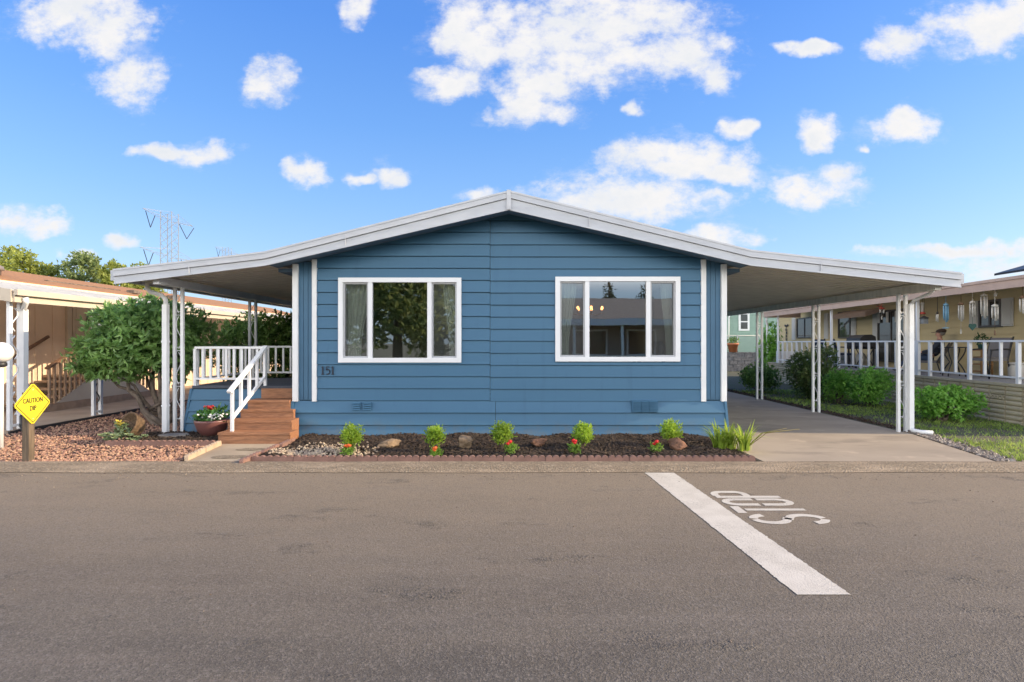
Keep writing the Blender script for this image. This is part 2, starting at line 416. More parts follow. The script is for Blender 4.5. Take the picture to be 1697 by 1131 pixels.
# garden path to the steps: slab with two rough broken patches
mb = MB(); mb.prism([(-4.36,7.232),(-3.47,7.232),(-3.56,8.62),(-4.56,8.62)], -.05, .014, 'z')
path = mb.build('garden_path', concrete_w); tag(path, kind='structure')
patchm = M('broken_aggregate', (.30,.24,.17), .95, var=.5, vs=40, bs=45, bstr=1, bd=.02)
mb = MB()
for cx, cy, rx, ry in ((-3.92,7.52,.26,.13),(-3.87,8.05,.22,.11)):
    k = 22; q = [(cx+rx*math.cos(2*math.pi*i/k)*rng.uniform(.8,1.1)+ .25*ry*math.sin(2*math.pi*i/k), cy+ry*math.sin(2*math.pi*i/k)*rng.uniform(.75,1.1), .019) for i in range(k)]
    mb.add(q, [tuple(range(k))])
mb.build('rough_patch', patchm, path)

# ------------------------------------------------------------------ blue house
XL, XR, YF, RX = -3.695, 3.60, 9.2, -.05
FY = 8.75                                  # front of the roof
def roof_lo(x): return 3.735 - (abs(x-RX))*(3.735-2.835)/3.92   # underside of fascia
H = thing('mobile_home', 'blue lap sided single storey home with low gable roof and awnings on both sides', 'house', (0, YF, 0))
WIN = [(-2.93,-.855,1.263,2.694),(.731,2.837,1.28,2.71)]
warp = {}
def wall_y(x, z, k):
    return .0022*math.sin(x*1.3+k*1.9)*math.sin(x*.7+k) + .0007*math.sin(x*4.1+k*2.7)
def lap_wall(mb, x0, x1, zs, y0, lapout=.024, top=None, holes=(), seam=None, flare=None, dx=.15):
    for k in range(len(zs)-1):
        za, zb = zs[k], zs[k+1]
        zc = sorted(set([za, zb] + [h for w in holes for h in (w[2], w[3]) if za < h < zb]))
        for a, b in zip(zc[:-1], zc[1:]):
            segs = [(x0, x1)]
            for w in holes:
                if a >= w[2]-1e-6 and b <= w[3]+1e-6:
                    new = []
                    for s0, s1 in segs:
                        if w[0] > s0: new.append((s0, min(w[0], s1)))
                        if w[1] < s1: new.append((max(w[1], s0), s1))
                    segs = [q for q in new if q[1]-q[0] > 1e-4]
            if seam is not None:
                segs = [q for s0, s1 in segs for q in ([(s0, seam-.003), (seam+.003, s1)] if s0 < seam < s1 else [(s0, s1)])]
            for s0, s1 in segs:
                n = max(1, int((s1-s0)/dx)); vb = []; vt = []; vu = []; vw = []; vx = []
                for i in range(n+1):
                    x = s0+(s1-s0)*i/n; dz = -.012 if (seam is not None and x > seam) else 0
                    t1 = min(b-(.009 if b == zb else 0), top(x)) if top else b-(.009 if b == zb else 0); t0 = min(a, t1)
                    ex = lambda z: flare(z) if flare else 0
                    f = lambda z: y0 - .004 - lapout*(zb-z)/(zb-za) - ex(z) + wall_y(x, z, k+(.5 if dz else 0))
                    z0s = t0 + (dz if t0 < t1 else 0); z1s = t1 + (dz if t1 == b-.009 or t1 == b else 0)
                    vb.append((x, f(t0), z0s)); vt.append((x, f(t1), z1s))
                    if a == za: vu.append((x, y0 + .03 - ex(t0), z0s + .001)); vw.append((x, y0 + .03 - ex(t0), z0s - .011)); vx.append((x, y0 - .002 - ex(t0), z0s - .0095))
                m = n+1
                mb.add(vb+vt, [(i, i+1, m+i+1, m+i) for i in range(n)])
                if vu: mb.add(vb+vu+vw+vx, [(r*m+i+1, r*m+i, r*m+m+i, r*m+m+i+1) for i in range(n) for r in range(3)])
zs = [.011+.2035*k for k in range(0, 20)]
mb = MB(); lap_wall(mb, -3.30, 3.195, zs[3:], YF, top=lambda x: roof_lo(x)+.06, holes=WIN, seam=-.37)
front = mb.build('front_wall', blue, H)
mb = MB(); fl = lambda z: max(0, .05*(.62-z)/.62)
lap_wall(mb, -3.70, -.28, zs[:4], YF-.004, lapout=.038, flare=fl); lap_wall(mb, -.274, 3.60, zs[:4], YF-.004, lapout=.038, flare=fl)
for s, x in ((-1,-3.70),(1,3.60)):            # flared end boards of the skirting
    mb.hexa([(x-.02+s*.035,YF-.10,0.0),(x+.02+s*.035,YF-.10,0.0),(x+.02+s*.035,YF+.1,0.0),(x-.02+s*.035,YF+.1,0.0),(x-.02,YF-.05,.61),(x+.02,YF-.05,.61),(x+.02,YF+.1,.61),(x-.02,YF+.1,.61)])
mb.bx(-3.69, 3.59, YF-.05, YF+.02, -.05, .006)
skirt = mb.build('skirting', blue, H)
for x0, x1 in ((-3.615,-3.375),(3.275,3.535)):
    mb = MB(); n = 3; w = (x1-x0)/n
    for i in range(n): mb.bx(x0+i*w+.004, x0+(i+1)*w-.004, YF+.006, YF+.03, .635, roof_lo(x0)+.05)
    mb.bx(x0, x1, YF+.018, YF+.06, .62, roof_lo(x0)+.05)
    mb.build('corner_panel', bluedk, H)
for x0, x1 in ((-3.705,-3.615),(-3.375,-3.298),(3.193,3.275),(3.535,3.625)):
    MB().bx(x0, x1, YF-.042, YF+.03, .605, roof_lo((x0+x1)/2)+.02).build('trim_board', white, H)
# sides, back and inside
mb = MB()
mb.bx(XL, XL+.1, YF+.062, 24, -.05, 2.95); mb.bx(XR-.1, XR, YF+.062, 24, -.05, 2.95); mb.bx(XL+.1, XR-.1, 23.9, 24, -.05, 2.95)
for k in range(14):
    mb.bx(XL-.012, XL-.001, YF+.062, 24, .02+.2*k, .19+.2*k); mb.bx(XR+.001, XR+.012, YF+.062, 24, .02+.2*k, .19+.2*k)
mb.build('side_wall', blue, H)
roomm = M('beige_room_wall', (.5,.46,.40), .9); floorm = M('brown_carpet', (.14,.10,.08), .95)
mb = MB(); mb.bx(-3.55,3.45,13,13.06,.7,2.9); mb.bx(-3.55,-3.49,9.4,13,.7,2.9); mb.bx(3.39,3.45,9.4,13,.7,2.9); mb.bx(-.45,-.39,9.4,13,.7,2.9); mb.bx(-3.55,3.45,9.4,13.06,2.84,2.9)
mb.build('interior_wall', roomm, H)
MB().bx(-3.55,3.45,9.3,13.06,.66,.70).build('interior_floor', floorm, H)
# windows
def window(x0, x1, z0, z1):
    fw = .078; y = YF
    fr = MB(); fr.bx(x0,x1,y-.052,y+.04,z1-fw,z1); fr.bx(x0,x1,y-.052,y+.04,z0,z0+fw)
    fr.bx(x0,x0+fw,y-.052,y+.04,z0+fw,z1-fw); fr.bx(x1-fw,x1,y-.052,y+.04,z0+fw,z1-fw)
    a, b = x0+fw+.425, x1-fw-.425
    W = fr.build('window', vinyl, H)
    for c in (a+.035, b-.035): MB().bx(c-.036, c+.036, y-.045, y+.03, z0+fw, z1-fw).build('mullion', vinyl, W)
    for s0, s1 in ((x0+fw, a), (b, x1-fw)):
        sa = MB(); q = .028; yy = y-.018
        sa.bx(s0,s1,yy,yy+.03,z1-fw-q,z1-fw); sa.bx(s0,s1,yy,yy+.03,z0+fw,z0+fw+q); sa.bx(s0,s0+q,yy,yy+.03,z0+fw+q,z1-fw-q); sa.bx(s1-q,s1,yy,yy+.03,z0+fw+q,z1-fw-q)
        sa.build('sash', alum, W)
        MB().add([(s0+q,yy+.008,z0+fw+q),(s1-q,yy+.008,z0+fw+q),(s1-q,yy+.008,z1-fw-q),(s0+q,yy+.008,z1-fw-q)], [(0,1,2,3)]).build('screen', screenm, W)
        MB().add([(s0,y+.022,z0+fw),(s1,y+.022,z0+fw),(s1,y+.022,z1-fw),(s0,y+.022,z1-fw)], [(0,1,2,3)]).build('pane', glassm, W)
    MB().add([(a+.071,y-.01,z0+fw),(b-.071,y-.01,z0+fw),(b-.071,y-.01,z1-fw),(a+.071,y-.01,z1-fw)], [(0,1,2,3)]).build('pane', glassm, W)
for w in WIN: window(*w)
# louvre vents and house number
def vent(x0, x1, z0, z1, name='skirting_vent', mat=blue):
    mb = MB(); n = 4; yb = YF-.070; mid = (x0+x1)/2
    for i in range(n):
        z = z0+(z1-z0)*(i+.5)/n
        for a, b in ((x0,mid-.02),(mid+.02,x1)): mb.hexa([(a,yb-.010,z-.006),(b,yb-.010,z-.006),(b,yb+.03,z-.006),(a,yb+.03,z-.006),(a,yb,z+.012),(b,yb,z+.012),(b,yb+.03,z+.012),(a,yb+.03,z+.012)])
    mb.build(name, mat, H)
vent(-2.69,-2.36,.45,.60)
mb = MB(); x0, x1 = 2.03, 2.44
mb.bx(x0-.015,x1+.015,YF-.070,YF-.03,.425,.625)
for i in range(3):
    a = x0+.01+i*.135
    for k in range(8): mb.bx(a, a+.12, YF-.088, YF-.071, .435+.023*k, .448+.023*k)
mb.build('skirting_vent', blue, H)
mb = MB(); zc = PZ(614, 9.2); hh = .135
def num1(x):
    mb.bx(x-.0115,x+.0115,YF-.035,YF-.028,zc-hh/2,zc+hh/2); mb.bx(x-.024,x+.024,YF-.036,YF-.0285,zc-hh/2-.004,zc-hh/2+.008)
    mb.prism([(x-.026,zc+hh/2-.03),(x-.008,zc+hh/2-.020),(x-.008,zc+hh/2+.002)][::1], YF-.036, YF-.0285)
num1(PX(536,9.2)); num1(PX(552.5,9.2))
x = PX(544, 9.2); mb.bx(x-.024,x+.030,YF-.035,YF-.028,zc+hh/2-.016,zc+hh/2)
mb.bx(x-.026,x-.014,YF-.036,YF-.0285,zc+.0,zc+hh/2-.004)
a5 = [(x+.0+.036*math.cos(R(a)), zc-.022+.043*math.sin(R(a))) for a in range(125,-150,-25)]
for p, q in zip(a5[:-1], a5[1:]): mb.bar((p[0],YF-.032,p[1]), (q[0],YF-.032,q[1]), .008, .020, up=(0,1,0) if False else (0,0,1)) if False else mb.tube([(p[0],YF-.032,p[1]),(q[0],YF-.032,q[1])], .009, 6)
mb.build('house_number', navy, H)
# roof
t_top = 3.98; EZ = 3.03
def roof_hi(x): return t_top - abs(x-RX)*(t_top-EZ)/3.93
mb = MB()
for s in (-1, 1):
    xe = RX+s*3.93
    q = [(RX, t_top-.10), (xe, EZ-.10), (xe, EZ-.02), (RX, t_top-.02)]
    if s > 0: q = q
    mb.prism(q if s > 0 else q[::-1], FY+.03, 24.3)
    for i in range(38):                     # standing pan ribs seen end-on along the rake
        x = RX + s*(i+.5)*.102
        if s > 0 or i % 3 == 0: mb.bx(x-.022, x+.022, FY+.06, FY+1.2, roof_hi(x)-.03, roof_hi(x)+.012+.012*rng.random())
mb.build('roof', roofm, H)
mb = MB()
for s in (-1, 1):
    xe = RX+s*3.93
    q = [(RX, 3.77), (xe, 2.865), (xe, 2.895), (RX, 3.80)]
    mb.prism(q if s > 0 else q[::-1], FY+.03, YF+.05)
    xw = XR if s > 0 else XL
    mb.bx(min(xw+s*.03,xe), max(xw+s*.03,xe), YF+.05, 24, 2.80, 2.86)
mb.build('soffit', M('blue_grey_soffit', (.12,.20,.30), .6, var=.15), H)
# fascia runs: upper drip band over a deeper face, one run per slope
def fascia(x0, z0b, z0t, x1, z1b, z1t, par, lip=.115):
    if x0 > x1: x0, z0b, z0t, x1, z1b, z1t = x1, z1b, z1t, x0, z0b, z0t
    mb = MB()
    mb.prism([(x0,z0b),(x1,z1b),(x1,z1t-lip),(x0,z0t-lip)], FY+.010, FY+.032)
    mb.prism([(x0,z0b),(x1,z1b),(x1,z1b+.022),(x0,z0b+.022)], FY-.002, FY+.010)
    mb.prism([(x0,z0t-lip+.006),(x1,z1t-lip+.006),(x1,z1t),(x0,z0t)], FY-.014, FY+.05)
    mb.prism([(x0,z0t-.022),(x1,z1t-.022),(x1,z1t+.008),(x0,z0t+.008)], FY-.022, FY-.014)
    for k in ((.33,) if x1-x0 > 3 else (.5,)):
        xs2 = x0+(x1-x0)*k; zz2 = z0b+(z1b-z0b)*k; zt2 = z0t+(z1t-z0t)*k
        mb.bx(xs2-.004, xs2+.004, FY-.0175, FY+.0, zz2+.03, zt2-.03)
        for j in range(7): xx = x0+(x1-x0)*(j+.5)/7; zb2 = z0b+(z1b-z0b)*(j+.5)/7; mb.bx(xx-.007, xx+.007, FY+.004, FY+.012, zb2+.10, zb2+.114)
    return mb.build('fascia', fasciam, par)
RE, LE = 7.24, -6.42
fascia(RX, 3.735, 4.04, 3.86, 2.838, 3.085, H); fascia(RX, 3.735, 4.04, -3.98, 2.838, 3.06, H)
MB().bx(RX-.035, RX+.035, FY-.028, FY-.0225, 3.74, 4.055).build('ridge_cap', fasciam, H)
# awnings
def awning(s, xi, zi, xo, zo, yend, posts, px_, name):
    A = MB()
    # corrugated pan deck, ribs running down the slope
    P_ = .20; y = FY+.06; prof = []
    while y < yend:
        prof += [(y,0),(y+.150,0),(y+.158,.06),(y+.190,.06)]; y += P_
    v = []
    for (yy, dz) in prof: v += [(xi, yy, zi-.16+dz), (xo, yy, zo-.13+dz)]
    for (yy, dz) in prof: v += [(xi, yy, zi-.06+dz*.3), (xo, yy, zo-.04+dz*.3)]
    n = len(prof)
    A.add(v, [(2*i, 2*i+1, 2*i+3, 2*i+2) for i in range(n-1)] + [(2*n+2*i, 2*n+2*i+2, 2*n+2*i+3, 2*n+2*i+1) for i in range(n-1)] + [(2*i+1, 2*n+2*i+1, 2*n+2*i+3, 2*i+3) for i in range(n-1)])
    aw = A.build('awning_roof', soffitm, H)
    fascia(xi, 2.838, 3.085 if s > 0 else 3.06, xo, zo-.235, zo, aw)
    g = MB(); xg = xo; g.bx(min(xg-.01*s,xg+.09*s), max(xg-.01*s,xg+.09*s), FY+.055, yend, zo-.17, zo-.005)
    g.build('gutter', fasciam, aw)
    zb = zi + (zo-zi)*(px_-xi)/(xo-xi) - .165
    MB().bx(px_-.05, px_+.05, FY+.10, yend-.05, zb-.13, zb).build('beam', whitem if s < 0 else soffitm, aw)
    for i, yy in enumerate(posts):
        pb = MB(); dx, dy = .078, .02
        for k in (-1, 1):
            pb.bx(px_+k*dx-.024, px_+k*dx+.024, yy-k*dy*s*-1-.024, yy-k*dy*s*-1+.024, -.03, zb-.13 if k*s < 0 else zb-.001-.13)
        po = pb.build('post', white, H)
        sc = MB()
        for j in range(4):
            z0 = .25+j*.62; pts = []
            for a in range(0, 21):
                u = a/20; t = u*2*math.pi
                pts.append((px_ + .046*math.sin(t*1.0 + (math.pi if j % 2 else 0)), yy + .0, z0 + .56*u))
            sc.tube(pts, .006, 5)
            for e in (0, 1): sc.tube([(px_+.046*math.cos(R(b)), yy, z0+.56*e+.030*math.sin(R(b))) for b in range(0,180,30)], .006, 5)
        sc.build('scroll', white, po)
    return aw, zb
awR, zbR = awning(1, 3.86, 3.085, RE, 2.72, 20.4, (9.68,12.42,15.25,18.1), 6.95, 'r')
awL, zbL = awning(-1, -3.98, 3.06, LE, 2.775, 16.5, (9.45,12.15,14.9), -5.80, 'l')
# downspouts
mb = MB(); mb.tube([(7.22,9.3,2.60),(7.22,9.3,2.50),(7.18,9.34,2.44),(7.05,9.52,2.34),(7.02,9.57,2.26)], .036, 4); mb.bx(6.98,7.06,9.53,9.61,.06,2.28)
mb.tube([(7.02,9.57,.10),(7.03,9.52,.055),(7.10,9.42,.045),(7.24,9.34,.045)], .04, 6)
mb.build('downspout', white, H)
mb = MB(); mb.tube([(-6.18,9.2,2.62),(-6.18,9.2,2.52),(-6.14,9.22,2.46),(-6.0,9.30,2.41),(-5.95,9.33,2.34),(-5.95,9.33,2.2)], .036, 8); mb.bx(-5.99,-5.91,9.29,9.37,-.02,2.25)
mb.build('downspout', white, H)
for dz in (.5, 1.6): MB().bx(-6.0,-5.9,9.285,9.375,dz,dz+.03).build('downspout_strap', white, H)

# inside the rooms: curtains, lamp, chandelier
curtm = M('pale_green_curtain', (.76,.79,.73), .9, var=.1)
def curtain(x0, x1, y, z0, z1, gather, label):
    mb = MB(); n = 30; m = 8; v = []
    for j in range(m+1):
        u = j/m; z = z1+(z0-z1)*u
        sq = 1-.45*math.sin(min(u*1.35,1)*math.pi*.5)**2 if gather else 1
        for i in range(n+1):
            k = i/n; xx = (x0 + (x1-x0)*k*sq) if gather >= 0 else (x1 - (x1-x0)*(1-k)*sq)
            v.append((xx, y+.03*math.sin(k*34), z))
    mb.add(v, [(j*(n+1)+i, j*(n+1)+i+1, (j+1)*(n+1)+i+1, (j+1)*(n+1)+i) for j in range(m) for i in range(n)], True)
    tag(mb.build('curtain', curtm), label, 'curtain', 'curtains inside the front windows')
curtain(-2.83,-2.42,9.36,.95,2.74,1,'pale curtain at the left edge of the window above the house number')
curtain(-1.20,-.93,9.36,.95,2.74,-1,'pale curtain at the right edge of the window showing a tree reflection')
curtain(.80,1.12,9.36,.95,2.74,1,'pale gathered curtain at the left edge of the window beside the chandelier')
curtain(2.55,2.78,9.36,.95,2.74,-1,'pale curtain behind the table lamp at the right edge of the window')
lt = thing('side_table', 'small dark side table under the lamp inside the right window', 'table', (2.60,10.2,.70))
mb = MB(); mb.bx(2.3,2.95,9.95,10.45,1.28,1.32); mb.build('tabletop', floorm, lt)
for a in (2.34,2.91):
    for b in (9.99,10.41): MB().bx(a-.025,a+.025,b-.025,b+.025,.70,1.28).build('leg', floorm, lt)
lp = thing('table_lamp', 'table lamp with white shade standing inside the right window', 'lamp', (2.80,10.2,1.32))
MB().lathe([(.10,0),(.10,.02),(.03,.05),(.07,.16),(.05,.26),(.015,.3),(.015,.36)], 14, (2.80,10.2,1.32)).build('lamp_base', M('lamp_ceramic',(.35,.33,.32),.3), lp)
MB().lathe([(.21,0),(.12,.30)], 18, (2.80,10.2,1.62)).build('lamp_shade', M('lamp_shade_cloth',(.62,.55,.48),.8), lp)
chx, chy, chz = 1.62, 11.6, 2.28
ch = thing('chandelier', 'brass chandelier with small lit bulbs seen through the right window', 'chandelier', (chx, chy, 2.84))
brass = M('aged_brass', (.35,.22,.08), .35, metal=.8)
mb = MB(); mb.tube([(chx,chy,2.84),(chx,chy,chz-.05)], .012, 6); mb.ball((chx,chy,chz-.06), .05)
bulbm = emit_mat('warm_bulb', (1,.40,.12), 5)
bp = []
for k in range(7):
    a = 2*math.pi*k/7+.3; p = (chx+.33*math.cos(a), chy+.33*math.sin(a), chz+.02)
    mb.tube([(chx,chy,chz-.05),(chx+.18*math.cos(a),chy+.18*math.sin(a),chz-.10),(p[0],p[1],chz-.06),p], .009, 5); bp.append(p)
mb.build('arm', brass, ch)
for p in bp: MB().ball((p[0],p[1],p[2]+.03), (.028,.028,.036), 8, 6).build('bulb', bulbm, ch)

# ------------------------------------------------------------------ porch with steps
PO = thing('porch', 'blue skirted entry porch with white railings and brown wooden steps', 'porch', (-4.6, 9.6, 0))
MB().bx(-5.58,-3.71,9.47,11.6,.80,.845).build('deck_floor', carpet, PO)
mb = MB(); zz = [.0,.2,.4,.6,.795]
lap_wall(mb, -5.60, -4.34, zz, 9.50, flare=lambda z: .05*(.8-z)/.8)
mb.v = [((x - .10*(.8-z)/.8 if x < -5.5 else x), y, z) for x, y, z in mb.v]
mb.hexa([(-5.74,9.42,0),(-5.70,9.42,0),(-5.70,11.6,0),(-5.74,11.6,0),(-5.62,9.475,.795),(-5.58,9.475,.795),(-5.58,11.6,.795),(-5.62,11.6,.795)])
mb.bx(-5.58,-3.71,11.55,11.6,0,.795)
mb.build('skirting', blue, PO)
ST = [(8.50,8.80,.012,.190,-4.60,-3.47),(8.78,9.10,.012,.345,-4.61,-3.55),(9.06,9.20,.30,.485,-4.60,-3.62),(9.34,9.47,.0,.63,-4.50,-3.73)]
ST = [(8.50,8.78,.190,-4.60,-3.47),(8.78,9.06,.342,-4.60,-3.56),(9.04,9.11,.485,-4.52,-3.64),(9.12,9.47,.63,-4.44,-3.73)]
prevz = .014
for y0, y1, z, xa, xb in ST:
    s = MB(); s.bx(xa, xb, y0-.022, y1+.02, z-.036, z); s.bx(xa+.03, xb-.03, y0, y0+.03, prevz, z-.037)
    st = s.build('step', wood, PO)
    MB().bx(xa, xa+.028, y0+.005, min(y1+.3, 9.46), .0 if z < .3 else .01, z-.037).build('stringer', wood, st); MB().bx(xb-.028, xb, y0+.005, y1+.01, .0, z-.037).build('stringer', wood, st)
    prevz = z+.001
MB().bx(-4.36,-3.73,9.445,9.468,.635,.80).build('riser_board', wood, PO)
def railing(p0, p1, z0, h, nb, par, posts=(0,1), post_every=None, w=.04, mat=white, topw=.05, name='railing', botgap=.12):
    p0, p1 = Vector(p0), Vector(p1); top = MB()
    a0, a1 = p0+Vector((0,0,h)), p1+Vector((0,0,h))
    top.bar(a0, a1, topw, .04); top.bar(p0+Vector((0,0,botgap)), p1+Vector((0,0,botgap)), .035, .035)
    rl = top.build(name, mat, par, local=par.rotation_euler.z != 0)
    for i in range(nb+1):
        q = p0.lerp(p1, i/nb); full = (i in (0, nb)) or (post_every and i % post_every == 0)
        b = MB(); ww = w*1.12 if full else w
        b.bar(q+Vector((0,0,-.03 if full else botgap+.018)), q+Vector((0,0,h-.021)), ww, ww*.55 if not full else ww, up=(0,1,0))
        b.build('post' if full else 'baluster', mat, rl, local=par.rotation_euler.z != 0)
    return rl
railing((-5.56,9.53,.845), (-4.33,9.53,.845), 0, .665, 9, PO, post_every=9)
railing((-5.56,9.60,.845), (-5.56,11.55,.845), 0, .665, 9, PO)
railing((-5.50,11.56,.845), (-3.76,11.56,.845), 0, .665, 11, PO)
# sloping handrail on the left of the steps
mb = MB(); a = Vector((-4.45,8.60,.85)); b = Vector((-4.32,9.53,1.53)); mb.bar(a+(a-b)*.05, b, .075, .04); mb.bar(a+Vector((0,.03,-.46)), b+Vector((0,-.04,-.53)), .04, .045)
hr = mb.build('handrail', white, PO)
for i in range(5):
    q = a.lerp(b, i/4.3+.03); d = MB(); bot = q.z-.50 if i else .19
    d.bar((q.x,q.y,bot), (q.x,q.y,q.z-.02), .042, .042, up=(0,1,0)); d.build('post' if i == 0 else 'baluster', white, hr)
# ------------------------------------------------------------------ left neighbour
cream = M('cream_siding', (.78,.60,.45), .7, var=.08, vs=2)
creamw = M('cream_trim', (.56,.48,.38), .6, var=.08)
tanwood = M('tan_stair_paint', (.40,.27,.18), .65, var=.25, vs=6)
brownrail = M('brown_rail', (.20,.11,.065), .6, var=.3)
shingle = M('moss_brown_shingle', (.46,.22,.09), .9, var=.5, vs=6, bs=30, bstr=.6, col2=(.30,.165,.085), stretch=(1,3,1), grain=.5)
porchroof = covermat('translucent_white_roof', (.64,.63,.60), .22)  # white metal roof given added translucency to light the porch wall
slabm = M('tan_porch_slab', (.42,.33,.25), .85, var=.25, vs=1.2, bs=50, bstr=.2)
N = thing('neighbour_home', 'cream single storey home with brown shingle roof and white porch roof on the left', 'house', (-11.6, 15, 0))
mb = MB(); mb.bx(-15.8,-11.6,10.2,30,0,3.02)
for k in range(40):
    y = 10.2+.5*k; mb.bx(-11.598,-11.585,y,y+.035,0,3.0)
mb.build('wall', cream, N)
MB().prism([(-11.75,3.06),(-13.5,3.53),(-17,2.8),(-17,2.7),(-13.5,3.42),(-11.75,2.95)][::-1], 9.6, 30.4).build('roof', shingle, N)
mb = MB(); y = 9.52; prof = []
while y < 30: prof += [(y,0),(y+.24,0),(y+.26,.03),(y+.30,.03)]; y += .32
v = []
for yy, dz in prof: v += [(-11.74,yy,2.98+dz),(-8.72,yy,2.50+dz)]
n = len(prof); mb.add(v, [(2*i,2*i+1,2*i+3,2*i+2) for i in range(n-1)])
mb.build('porch_roof', porchroof, N)
mb = MB(); mb.bx(-8.74,-8.70,9.5,30,2.31,2.46); mb.bx(-8.70,-8.63,9.48,30,2.43,2.53); mb.prism([(-11.74,2.80),(-8.74,2.31),(-8.74,2.53),(-11.74,3.02)],9.47,9.51); mb.prism([(-17,2.6),(-13.5,3.32),(-11.745,2.86),(-11.745,3.08),(-13.5,3.56),(-17,2.83)],9.55,9.6)
mb.build('fascia', creamw, N)
rv = MB(); rv.lathe([(.20,0),(.20,.10),(.26,.11),(.24,.2),(.1,.27),(.001,.28)], 16, (-12.4,12.9,3.22)); rv.build('roof_vent', M('galvanised_vent',(.20,.17,.15),.5), N)
for yy, xx in ((12.2,-12.45),(17.5,-12.2),(19.5,-12.2)):
    MB().bx(xx-.12,xx+.12,yy-.15,yy+.15,3.18,3.28).build('roof_vent', bark, N)
MB().bx(-12.5,-12.4,14.5,17.2,3.22,3.27).build('roof_pipe', bark, N)
MB().bx(-13.0,-8.82,9.6,30,-.05,.05).build('porch_slab', slabm, N)
mb = MB(); mb.bx(-8.82,-8.79,9.5,30,-.04,.045); mb.build('slab_edge', dark, N)
door = MB(); door.bx(-11.62,-11.56,14.3,15.25,.82,2.8); D = door.build('door', creamw, N)
for a,b,c,d in ((14.4,14.73,.95,1.5),(14.82,15.15,.95,1.5),(14.4,14.73,1.6,2.1),(14.82,15.15,1.6,2.1),(14.4,14.73,2.2,2.7),(14.82,15.15,2.2,2.7)): MB().bx(-11.57,-11.548,a,b,c,d).build('door_panel', creamw, D)
MB().ball((-11.53,15.16,1.72),.04).build('door_knob', brass, D); MB().ball((-11.54,14.78,2.25),(.02,.05,.1)).build('door_knocker', dark, D)
MB().bx(-11.60,-11.54,14.1,14.25,.8,2.9).build('door_trim', creamw, N)
# twin posts, scroll work and downspout along the porch edge
for yy in (9.62, 11.55, 14.4, 18.0):
    p = MB(); p.bx(-8.93,-8.87,yy-.03,yy+.03,.045,2.41); p.bx(-8.93,-8.87,yy+.17,yy+.23,.045,2.41); p.bx(-8.92,-8.88,yy+.03,yy+.17,.10,.14)
    po = p.build('post', white, N); sc = MB()
    for j in range(4):
        sc.tube([(-8.9, yy+.10+.06*math.sin(2*math.pi*u/16+math.pi*(j % 2)), .3+j*.5+.42*u/16) for u in range(17)], .012, 5)
    sc.build('scroll', dark if yy > 11 else white, po)
mb = MB(); mb.tube([(-8.66,9.66,2.40),(-8.66,9.68,2.32),(-8.80,9.8,2.24),(-8.84,9.83,2.18)], .045, 8); mb.bx(-8.885,-8.795,9.78,9.88,.28,2.2)
mb.build('downspout', white, N)
MB().tube([(-8.84,9.83,.30),(-8.84,9.83,.10),(-8.78,9.78,.05),(-8.7,9.7,.03)], .06, 8).build('drain_boot', dark, N)
# stairs: landing with a flight at either end
E = thing('entry_stairs', 'tan wooden entry stairs with slatted railings under the left porch roof', 'stairs', (-10.9, 13.5, .05))
MB().bx(-11.57,-10.4,13.4,14.6,.74,.80).build('landing', tanwood, E)
mb = MB(); mb.prism([(12.2,.05),(15.8,.05),(15.8,.12),(14.6,.74),(13.4,.74),(12.2,.12)][::1], -10.43, -10.40, 'x')
for y in np.arange(11.9,15.4,.22): mb.bx(-10.40,-10.394,y,y+.02,.07,.2)
mb.build('side_skirt', creamw, E); MB().bx(-10.392,-10.37,11.9,15.9,.05,.22).build('base_board', tanwood, E)
for k in range(4):
    MB().bx(-11.5,-10.45,12.15+.3*k,12.48+.3*k,.17+.155*k,.21+.155*k).build('step', tanwood, E)
    MB().bx(-11.5,-10.45,15.42-.3*k,15.75-.3*k,.17+.155*k,.21+.155*k).build('step', tanwood, E)
def stair_rail(x, pts, h, nb, mat_top, mat_b):
    mb = MB()
    for p, q in zip(pts[:-1], pts[1:]): mb.bar((x,p[0],p[1]+h), (x,q[0],q[1]+h), .09, .045)
    r = mb.build('railing', mat_top, E)
    for p, q in zip(pts[:-1], pts[1:]):
        n = max(1, int((q[0]-p[0])/.135))
        for i in range(n):
            y = p[0]+(q[0]-p[0])*(i+.5)/n; z = p[1]+(q[1]-p[1])*(i+.5)/n
            MB().bx(x-.02,x+.02,y-.022,y+.022,z+.0,z+h-.02).build('baluster', mat_b, r)
stair_rail(-10.37, [(12.1,.1),(13.4,.76),(14.6,.76),(15.8,.1)], .92, 0, brownrail, tanwood)
mb = MB(); mb.bar((-11.52,12.0,.95),(-11.52,13.5,1.75),.05,.06); mb.build('wall_handrail', brownrail, E)

# globe lamp on its post, cut by the left edge of the picture
G = thing('lamp_post', 'white globe lamp on a slim white post at the left edge', 'lamp post', (-7.72, 8.2, 0))
MB().tube([(-7.72,8.2,-.05),(-7.72,8.2,1.25)], .035, 12).build('pole', white, G)
MB().lathe([(.05,0),(.075,.02),(.075,.07),(.04,.08)], 16, (-7.72,8.2,1.23)).build('fitter', dark, G)
MB().ball((-7.72,8.2,1.45), .155, 24, 16).build('globe', M('opal_globe', (.80,.80,.78), .15), G)

